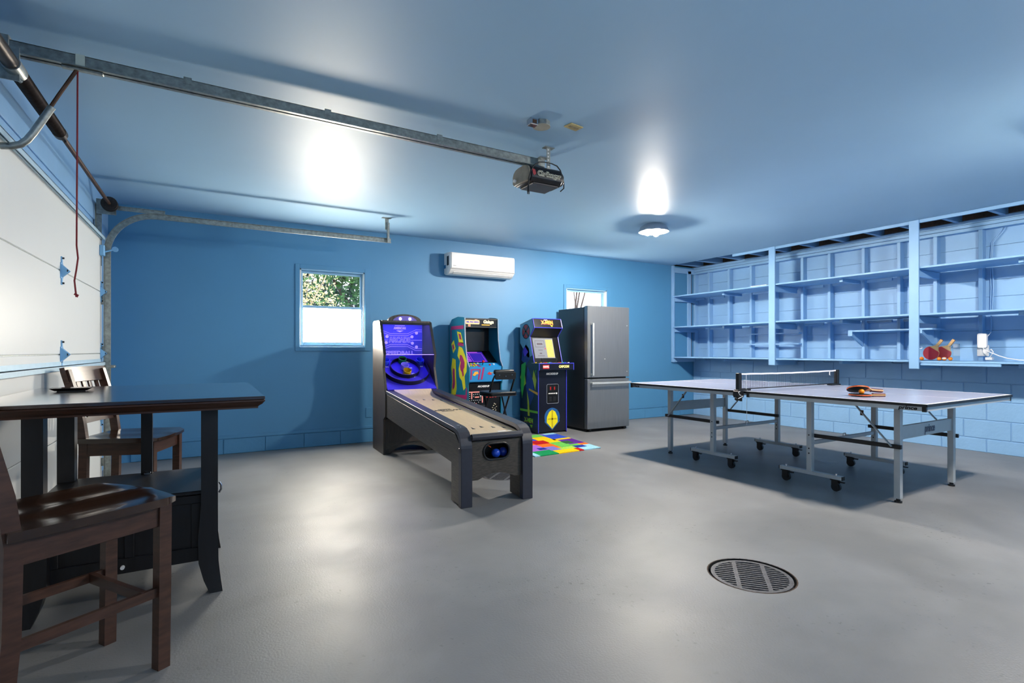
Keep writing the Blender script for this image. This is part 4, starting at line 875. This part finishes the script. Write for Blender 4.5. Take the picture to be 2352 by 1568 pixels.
decal([rr(.005, .20, .598, .612, .006), rr(.186, .20, .47, .612, .006), rr(.04, .055, .52, .60, .006), rr(.09, .15, .535, .55, .006), rr(.0, .065, .44, .475, .004), rr(.10, .115, .38, .47, .006), rr(.04, .115, .37, .385, .006), rr(.07, .13, .30, .315, .006)], M1f, m_pink, A1, 'front_bars')
dots = [rr(x-.004, x+.004, y-.004, y+.004, .001, 1) for x, y in [(.02, .58), (.02, .555), (.02, .53), (.075, .575), (.1, .578), (.125, .578), (.15, .578), (.075, .55), (.02, .505), (.045, .505), (.07, .505), (.095, .505), (.12, .505), (.15, .505), (.085, .48), (.085, .455), (.085, .43), (.02, .41), (.05, .41), (.14, .48), (.17, .53), (.17, .505)]]+[circ(.17, .557, .01, 10)]
decal(dots, M1f, m_line, A1, 'front_dots')
decal([circ(.30, .575, .013, 8), circ(.335, .575, .013, 8)], M1f, mat('print_mint', (170, 230, 140), .4, noise=(5, .03)), A1, 'front_marks')
decal([circ(.375, .575, .014, 8), [(.30, .20), (.34, .20), (.335, .245), (.305, .245)]], M1f, m_ppl, A1, 'front_marks')
decal([rr(x, x+.025, .53, .548, .004) for x in (.25, .29, .325, .365)], M1f, m_redp, A1, 'front_marks')
decal([[(x, y), (x+.014, y+.002), (x+.01, y+.008), (x-.002, y+.006)] for x, y in ((.33, .40), (.345, .425), (.365, .39), (.37, .44), (.385, .41), (.34, .375), (.375, .365), (.355, .45))], M1f, m_cream, A1, 'front_marks')
cd = B(.135, .27, .006, .02, .20, .44, bev=.004).build('coin_door', m_black, A1)
for x in (.155, .21): B(x, x+.035, .003, .007, .36, .41).build('coin_slot', mat('coin_red', (120, 20, 24), .3, emit=.15, ecol=(200, 30, 30), noise=(9, .1)), cd)
MB().cyl((.24, .007, .29), (.24, .002, .29), .011, n=12).build('coin_lock', m_white, cd)
text('ARCADE1UP', .018, fr((.19, .0058, .29), (1, 0, 0), (0, 0, 1)), m_white, cd, bold=.0005)
M1m = fr((.016, .1048, 1.415), (1, 0, 0), (0, 0, 1))
decal([rr(.005, .195, .03, .082, .01), [(.13, .082), (.165, .082), (.165, .097), (.13, .097)], [(.04, .0), (.07, .0), (.07, .03), (.04, .03)]], M1m, mat('marquee_peach', (244, 196, 140), .4, noise=(8, .05), emit=.15), A1, 'marquee_frame')
decal([[(.14, .08), (.158, .08), (.158, .096), (.14, .096)], [(.047, .002), (.063, .002), (.063, .03), (.047, .03)]], M1m, mat('marquee_pink', (200, 70, 190), .4, noise=(8, .05), emit=.15), A1, 'marquee_frame')
text('MS. PAC-MAN', .030, M1m @ Matrix.Translation((.10, .056, .0012)), mat('marquee_letter', (70, 80, 190), .4, noise=(8, .05)), A1, sx=.92, bold=.0015)
text('Galaga', .055, M1m @ Matrix.Translation((.32, .062, 0)), m_cream, A1, sx=1.0, bold=.003, shear=.15); decal([rr(.225, .34, .018, .030, .003)], M1m, m_orp, A1, 'marquee_bar')
M1s = fr((0, 0, 0), (0, -1, 0), (0, 0, 1))          # left side, x to the front (-v), normal -x
def sd_(p): return [(-q[0], q[1]) for q in p]
yb = [[(.07, 1.05), (.16, 1.15), (.26, 1.17), (.30, 1.05), (.22, .98), (.27, .88), (.24, .78), (.17, .74), (.12, .62), (.06, .66), (.09, .80), (.03, .86), (.02, .98)], [(.36, 1.0), (.46, 1.02), (.50, .90), (.47, .74), (.51, .52), (.46, .46), (.38, .52), (.33, .62), (.35, .82)], [(.12, 1.20), (.20, 1.34), (.32, 1.36), (.26, 1.22)], [(.36, 1.14), (.42, 1.25), (.50, 1.20), (.44, 1.08)]]
m_yedge = mat('print_yellow_edge', (190, 150, 60), .4, noise=(5, .05))
decal([sd_(p) for p in yb], M1s, m_yel, A1, 'side_print')
decal([sd_([(q[0]*.55+.075, q[1]*.5+.48) for q in yb[0]]), sd_([(q[0]*.5+.21, q[1]*.5+.38) for q in yb[1]]), sd_([(q[0]*.5+.11, q[1]*.5+.65) for q in yb[2]]), sd_([(q[0]*.5+.22, q[1]*.5+.58) for q in yb[3]])], M1s, m_magenta, A1, 'side_print', z0=.0015)
decal([sd_(p) for p in ([(.12, 1.43), (.50, 1.43), (.52, 1.40), (.52, 1.22), (.50, 1.22), (.50, 1.385), (.12, 1.385)], [(.12, 1.17), (.30, 1.18), (.28, 1.22), (.12, 1.215)], [(.06, .50), (.02, .54), (.02, .66), (.045, .66), (.06, .57), (.40, .555), (.36, .50)])], M1s, m_magenta, A1, 'side_print')
decal([sd_(p) for p in ([(.10, .30), (.14, .38), (.12, .26)], [(.20, .32), (.25, .38), (.23, .25)], [(.31, .32), (.36, .40), (.35, .26)], [(.40, .30), (.44, .36), (.44, .25)])], M1s, m_grn, A1, 'side_print')
for u in (.008, w-.008): MB().tube([(u, v-.001, z) for v, z in ((.095, 1.52), (.0925, 1.40), (.083, 1.25), (.028, 1.0), (-.037, .915))], .006, 6).build('edge_trim', m_edgew, A1)

# cabinet two : origin front-left base (3.771, 5.894)
m_dkbl = mat('dark_navy_panel', (14, 16, 30), .25, noise=(5, .08)); m_tmold = mat('blue_edge', (60, 62, 200), .35, noise=(5, .03)); m_sky = mat('side_sky', (120, 160, 178), .35, noise=(3, .1))
p2 = [(0, 0), (.46, 0), (.46, 1.485), (.14, 1.553), (.095, 1.427), (.21, 1.306), (.10, .95), (0, .95)]
A2 = cabinet('arcade_cabinet', 'dark arcade cabinet with blue edges and bright control deck by refrigerator', (3.771, 5.894, 0), .475, p2, m_dkbl)
MB().box(.016, w-.016, .005, .02, .02, .85).build('lower_front', m_dkbl, A2)
MB().prism([(.14, 1.545), (.148, 1.545), (.108, 1.432), (.10, 1.432)], .016, w-.016, MS).build('marquee', m_blkgl, A2)
MB().prism([(.10, 1.43), (.11, 1.43), (.22, 1.312), (.21, 1.306)], .016, w-.016, MS).prism([(.14, 1.552), (.46, 1.484), (.46, 1.47), (.14, 1.538)], .016, w-.016, MS).build('hood', m_black, A2)
MSs = fr((.016, .115, .955), (1, 0, 0), (0, .105, .35))
MB().box(0, w-.032, 0, .37, -.01, 0, M=MSs).build('bezel', m_blkgl, A2)
MB().box(.03, .36, .06, .345, .0003, .002, M=MSs).build('screen', mat('screen_grey', (120, 124, 132), .12, emit=.10, ecol=(130, 136, 148), noise=(2, .1)), A2)
MB().box(.235, .35, .07, .325, .0022, .003, M=MSs).build('screen_card', mat('screen_yellow', (190, 168, 96), .2, emit=.10, ecol=(210, 190, 110), noise=(40, .08)), A2)
sb = MB()
for q in ((.06, .21, .215, .22), (.06, .21, .305, .31), (.06, .064, .215, .31), (.206, .21, .215, .31), (.09, .18, .25, .275), (.10, .17, .17, .178), (.115, .15, .12, .135), (.08, .19, .09, .096)): sb.box(q[0], q[1], q[2], q[3], .0022, .003, M=MSs)
sb.build('screen_print', mat('screen_ink', (70, 60, 70), .3, noise=(9, .1)), A2)
MB().cyl(MSs @ Vector((.215, .195, .001)), MSs @ Vector((.215, .195, .004)), .009, n=12).build('screen_mark', m_redp, A2)
MB().box(-.035, w+.045, -.095, .12, .855, .945, bev=.002).build('control_deck', m_dkbl, A2)
MB().box(-.03, w+.04, -.088, .115, .945, .948).build('deck_overlay', mat('deck_grey', (120, 126, 136), .35, noise=(22, .4)), A2)
for u in (-.037, w+.047): MB().box(u-.005, u+.005, -.098, -.09, .853, .95, bev=.002).build('edge_trim', m_tmold, A2)
MB().box(-.037, w+.047, -.098, -.09, .940, .950, bev=.002).build('edge_trim', m_tmold, A2)
for x in (.09, .32): MB().cyl((x, .03, .948), (x, .03, .985), .005, n=8).lathe([(0, .0), (.010, 0), (.013, .02), (.010, .034), (0, .036)], Matrix.Translation((x, .03, .98)), 12).build('joystick', m_black, A2)
bc = [mat('btn_%d' % i, c, .3, noise=(5, .03)) for i, c in enumerate(((220, 70, 30), (40, 170, 70), (40, 70, 190), (230, 230, 230), (230, 190, 30)))]
for i, (x, y) in enumerate(((.13, -.01), (.165, -.015), (.20, -.02), (.135, .03), (.17, .025), (.205, .02), (.36, -.01), (.395, -.015), (.43, -.02), (.365, .03), (.40, .025), (.435, .02), (.24, .07), (.10, .08), (.0, .05), (.46, -.06))):
    MB().cyl((x, y, .948), (x, y, .957), .013, n=12).build('button', bc[(0, 1, 2, 0, 1, 2, 0, 1, 2, 0, 1, 2, 3, 4, 4, 3)[i]], A2)
MB().box(.05, .40, .085, .105, .948, .949).build('deck_strip', m_yel, A2)
MF2 = fr((0, -.0955, .90), (1, 0, 0), (0, 0, 1))
decal([[(.02, -.025), (.12, -.025), (.12, .025), (.02, .025)]], MF2, m_redp, A2, 'maker_plate'); text('MARVEL', .036, MF2 @ Matrix.Translation((.07, 0, .0012)), m_white, A2, sx=.72, bold=.001)
text('CAPCOM', .042, MF2 @ Matrix.Translation((.36, .0, 0)), mat('letter_cream', (238, 220, 130), .4, noise=(5, .03)), A2, sx=.95, bold=.003)
M2f = fr((0, .0048, 0), (1, 0, 0), (0, 0, 1))
text('ARCADE1UP', .036, M2f @ Matrix.Translation((.235, .80, 0)), m_white, A2, sx=.95, bold=.002)
cd = MB().prism(rr(.145, .335, .40, .66, .02), 0, .006, M2f).build('coin_door', m_blackm, A2)
MB().tube([M2f @ Vector((x, y, .006)) for x, y in rr(.145, .335, .40, .66, .02)], .0025, 6, closed=True).build('coin_door_rim', m_edgew, cd)
for x in (.18, .245): 
    B(x, x+.045, -.004, .0, .575, .635, bev=.003).build('coin_slot', m_black, cd); B(x+.014, x+.032, -.0055, -.003, .585, .625).build('coin_light', mat('coin_red', (120, 20, 24)), cd)
    B(x, x+.045, -.004, .0, .435, .49, bev=.003).build('coin_return', m_black, cd)
MB().cyl((.30, -.001, .535), (.30, -.006, .535), .012, n=12).build('coin_lock', m_white, cd); text('ARCADE1UP', .02, fr((.225, -.0014, .535), (1, 0, 0), (0, 0, 1)), m_white, cd, bold=.0006)
# plain shield emblem in the same place and colours
MB().prism(circ(.235, .215, .125, 24, a0=-20, a1=200)+[(.11, .155), (.235, .04), (.36, .155)], 0.0003, .0012, M2f).build('shield', mat('shield_blue', (30, 84, 140), .35, noise=(5, .04)), A2)
MB().prism([(.235, .055), (.145, .145), (.15, .22), (.185, .285), (.235, .315), (.285, .285), (.32, .22), (.325, .145)], .0014, .0022, M2f).build('shield_field', mat('shield_yellow', (226, 212, 22), .35, noise=(5, .04)), A2)
decal([[(.225, .07), (.245, .07), (.245, .31), (.225, .31)], [(.16, .18), (.31, .18), (.30, .20), (.17, .20)]], M2f, mat('shield_gold', (180, 160, 20), .35, noise=(5, .04)), A2, 'shield_bars', z0=.0024)
M2m = fr((.016, .1395, 1.545), (1, 0, 0), (0, .04, .113)) @ Matrix.Translation((0, -.06, 0))
text('X-MEN', .072, M2m @ Matrix.Translation((.215, .01, .0)), m_redp, A2, sx=.85, bold=.006); text('X-MEN', .072, M2m @ Matrix.Translation((.215, .012, .002)), m_orp, A2, sx=.85, bold=.002)
text("'97", .03, M2m @ Matrix.Translation((.28, -.038, .001)), m_yel, A2, bold=.0015); text('MARVEL', .016, M2m @ Matrix.Translation((.20, .05, .0)), m_white, A2, bold=.0006)
# side print: plain coloured bands and shapes
decal([sd_(p) for p in ([(.145, 1.545), (.457, 1.478), (.457, 1.22), (.25, 1.02), (.13, 1.05), (.205, 1.306), (.102, 1.425)],)], M1s, m_sky, A2, 'side_print')
decal([sd_(circ(.30, 1.38, .105, 24))], M1s, m_blkgl, A2, 'side_badge', z0=.0015); decal([sd_(circ(.30, 1.38, .092, 24))], M1s, m_redp, A2, 'side_badge', z0=.0027)
decal([sd_([(.30+x*c_-y*s_, 1.38+x*s_+y*c_) for x, y in ((-.095, -.014), (.095, -.014), (.095, .014), (-.095, .014))]) for c_, s_ in ((.707, .707), (.707, -.707))], M1s, m_blkgl, A2, 'side_badge', z0=.004)
decal([sd_(p) for p in ([(.30, 1.20), (.40, 1.12), (.42, .98), (.30, .92), (.20, 1.0), (.22, 1.14)], [(.10, .70), (.26, .90), (.30, .62), (.20, .36), (.10, .5)])], M1s, mat('side_navy', (30, 44, 120), .35, noise=(6, .3)), A2, 'side_print')
decal([sd_(p) for p in ([(.24, 1.10), (.33, 1.17), (.38, 1.10), (.33, 1.03)],)], M1s, m_ppl, A2, 'side_print', z0=.0016)
decal([sd_(p) for p in ([(.33, .80), (.40, .86), (.45, .74), (.38, .60), (.30, .66)], [(.22, .42), (.27, .56), (.25, .22), (.20, .22)], [(.03, .72), (.10, .86), (.13, .74), (.06, .58)])], M1s, m_yel, A2, 'side_print', z0=.0016)
decal([sd_(p) for p in ([(.30, .96), (.42, .92), (.44, .62), (.40, .45), (.35, .62), (.32, .80)], [(.02, .90), (.09, .94), (.05, .80)])], M1s, m_grn, A2, 'side_print', z0=.0022)
decal([sd_([(.0, .555), (.22, .60), (.22, .575), (.0, .52)])], M1s, m_orp, A2, 'side_print', z0=.0028)
decal([sd_([(.001, .305), (.459, .305), (.459, .275), (.001, .275)])], M1s, mat('lime_band', (130, 190, 20), .4, noise=(5, .03)), A2, 'side_band')
text('X-MEN', .085, M1s @ Matrix.Translation((-.23, .155, .0)), m_redp, A2, sx=.85, bold=.005); text('X-MEN', .085, M1s @ Matrix.Translation((-.225, .16, .002)), mat('lime_letter', (150, 210, 40), .4, noise=(5, .03)), A2, sx=.85, bold=.002); text("'97", .05, M1s @ Matrix.Translation((-.16, .085, .001)), mat('lime_letter', (150, 210, 40)), A2, bold=.001)
for u in (.008, w-.008):
    MB().tube([(u, v, z) for v, z in ((-.002, .01), (-.002, .853))], .007, 6).build('edge_trim', m_tmold, A2)
    MB().tube([(u, v, z) for v, z in ((.14, 1.553), (.094, 1.427), (.208, 1.306), (.10, .95))], .007, 6).build('edge_trim', m_tmold, A2)
MB().tube([(.008, .139, 1.553), (w-.008, .139, 1.553)], .005, 6).tube([(.008, .095, 1.428), (w-.008, .095, 1.428)], .005, 6).build('edge_trim', m_tmold, A2)

# ------------------------------------------------------------------ folding stool
st = thing('folding_stool', 'black folding stool with padded backrest beside the arcade lane', 'stool', (2.83, 5.30, 0))
for s in (-1, 1): MB().cyl((s*.125, .19, 0), (s*.125, .19, .012), .013, n=10).cyl((s*.115, -.20, 0), (s*.115, -.20, .012), .013, n=10).build('foot_cap', m_black, st)
arc = [(-.125, .19, .008), (-.13, .05, .40), (-.135, -.12, .70), (-.135, -.17, .79), (-.125, -.19, .835), (-.095, -.20, .862), (.095, -.20, .862), (.125, -.19, .835), (.135, -.17, .79), (.135, -.12, .70), (.13, .05, .40), (.125, .19, .008)]
MB().tube(arc, .010, 10).build('back_frame', m_blackm, st)
for s in (-1, 1): MB().tube([(s*.115, .10, .615), (s*.115, -.20, .008)], .009, 8).build('rear_leg', m_blackm, st)
MB().tube([(-.125, .15, .12), (.125, .15, .12)], .008, 8).build('footrest', m_blackm, st); MB().tube([(-.115, -.15, .10), (.115, -.15, .10)], .008, 8).build('cross_tube', m_blackm, st)
seatp = [(-.175, -.16), (-.15, -.18), (.15, -.18), (.175, -.16), (.18, .06)]+[(.18*math.cos(a), .06+.12*math.sin(a)) for a in [i*.26 for i in range(1, 12)]]+[(-.18, .06)]
MB().prism(seatp, .618, .652, None, bev=.008).build('seat_cushion', m_blackm, st)
MB().prism(seatp, .605, .617).build('seat_base', m_black, st)
MB().prism(rr(-.13, .13, .795, .878, .018), 0, .016, fr((0, -.205, 0), (1, 0, 0), (0, 0, 1)), bev=.003).build('backrest_board', m_blackm, st)
MB().box(-.128, .128, -.202, -.155, .85, .905, bev=.018, seg=3).build('backrest_pad', m_blackm, st)
sc = MB()
for x, z in ((-.08, .845), (0, .832), (.08, .845)): sc.cyl((x, -.2215, z), (x, -.224, z), .005, n=8)
sc.build('screw', m_chrome, st)
sw = thing('wall_socket', 'blue painted socket plate low on the wall beside the ball lane', 'socket', (1.66, Y1, .36))
B(-.035, .035, -.008, 0, -.06, .06, bev=.003).build('plate', m_trim_blue, sw); B(-.02, .02, -.010, -.007, .015, .045).build('outlet_face', m_trim_blue, sw)

# ------------------------------------------------------------------ outside the windows
gnd = struct(B(-14, 22, Y1+.2, 30, -.2, -.1).build('ground_outside', mat('lawn', (120, 140, 80), .9, noise=(3, .3))), 'grass lawn outside the windows')
def leaves(c, r, n, size, m, name, parent, flat=1.0):
    b = bmesh.new()
    for i in range(n):
        d = Vector((random.gauss(0, 1), random.gauss(0, 1), random.gauss(0, 1))).normalized()*(random.random()**.4)
        p = Vector((c[0]+d.x*r[0], c[1]+d.y*r[1], c[2]+d.z*r[2])); s = size*random.uniform(.6, 1.3)
        q = Vector((random.gauss(0, 1), random.gauss(0, 1), random.gauss(0, 1))).normalized(); w_ = q.orthogonal().normalized()
        vv = [b.verts.new(p+q*s), b.verts.new(p+w_*s*.5), b.verts.new(p-q*s), b.verts.new(p-w_*s*.5)]; b.faces.new(vv)
    mb = MB(); mb.bm.free(); mb.bm = b; return tag(mb.build(name, m, parent), kind='stuff')
m_cl = mat('pale_leaf', (205, 190, 140), .6, noise=(2, .25)); m_gl = mat('green_leaf', (48, 90, 32), .6, noise=(1.5, .4)); m_dl = mat('dark_leaf', (24, 42, 20), .7, noise=(1.5, .4)); m_yl2 = mat('autumn_leaf', (226, 160, 40), .6, noise=(2, .3)); m_bark = mat('pale_bark', (170, 150, 130), .8, noise=(9, .3)); m_bark2 = mat('dark_bark', (84, 66, 56), .9, noise=(9, .3))
def tree(name, label, loc, trunk, blobs, bark, r0=.05):
    t = thing(name, label, 'tree' if 'tree' in name else 'shrub', loc)
    b = MB()
    for pth in trunk: b.tube(pth, [r0*(1-.75*i/(len(pth)-1)) for i in range(len(pth))], 6)
    b.build('trunk', bark, t)
    for c, r, n, s, m in blobs: leaves(c, r, n, s, m, 'foliage', t)
    return t
tree('garden_shrub', 'sunlit pale shrub outside the window with the frosted pane', (1.30, 8.9, -.1), [[(0, 0, 0), (.05, 0, 1.0), (.0, .05, 1.9), (.1, 0, 2.9)], [(.05, 0, 1.0), (-.3, .05, 1.7), (-.35, 0, 2.4)], [(0, .03, 1.8), (.3, 0, 2.4), (.4, .05, 2.8)], [(.02, .02, 1.9), (-.2, 0, 2.5), (-.15, 0, 2.8)]], [((0, 0, 1.78), (.62, .4, .62), 1150, .032, m_cl), ((.15, 0, 2.45), (.35, .3, .4), 130, .03, m_cl), ((-.25, .2, 2.62), (.25, .25, .25), 120, .04, m_yl2)], m_bark, .013)
tree('garden_tree', 'green leafy tree behind the pale shrub outside the window', (2.65, 10.6, -.1), [[(0, 0, 0), (.1, 0, 1.5), (0, .1, 3.5)], [(.1, 0, 1.5), (-.6, 0, 2.6)], [(.05, 0, 1.8), (.7, 0, 3.0)]], [((0, 0, 2.4), (1.3, .8, 1.6), 3600, .065, m_gl), ((.3, .9, 2.6), (2.0, .5, 2.0), 1800, .09, m_dl)], m_bark2, .09)
tree('hedge_shrub', 'dark green hedge far behind the garden shrub', (.9, 14.2, -.1), [[(0, 0, 0), (0, 0, 2.0), (.1, 0, 3.0)]], [((0, 0, 1.9), (2.2, .7, 2.1), 5200, .09, m_dl)], m_bark2, .08)
tree('bare_tree', 'bare tree with thin dark branches outside the bright window', (6.35, 8.6, -.1), [[(0, 0, 0), (.1, 0, 1.4), (.05, 0, 2.2), (-.1, 0, 3.4)], [(.1, 0, 1.4), (-.25, .05, 2.0), (-.45, 0, 2.9)], [(.07, 0, 1.7), (.3, 0, 2.4), (.35, .1, 3.2)], [(.06, 0, 1.9), (.22, .05, 2.5), (.25, .05, 3.4)], [(-.25, .05, 2.0), (-.55, .05, 2.35), (-.6, 0, 3.0)], [(.06, .02, 2.0), (.12, 0, 2.6), (.4, 0, 3.0)]], [((.2, .0, 2.9), (.5, .3, .5), 60, .03, m_bark)], m_bark2, .022)
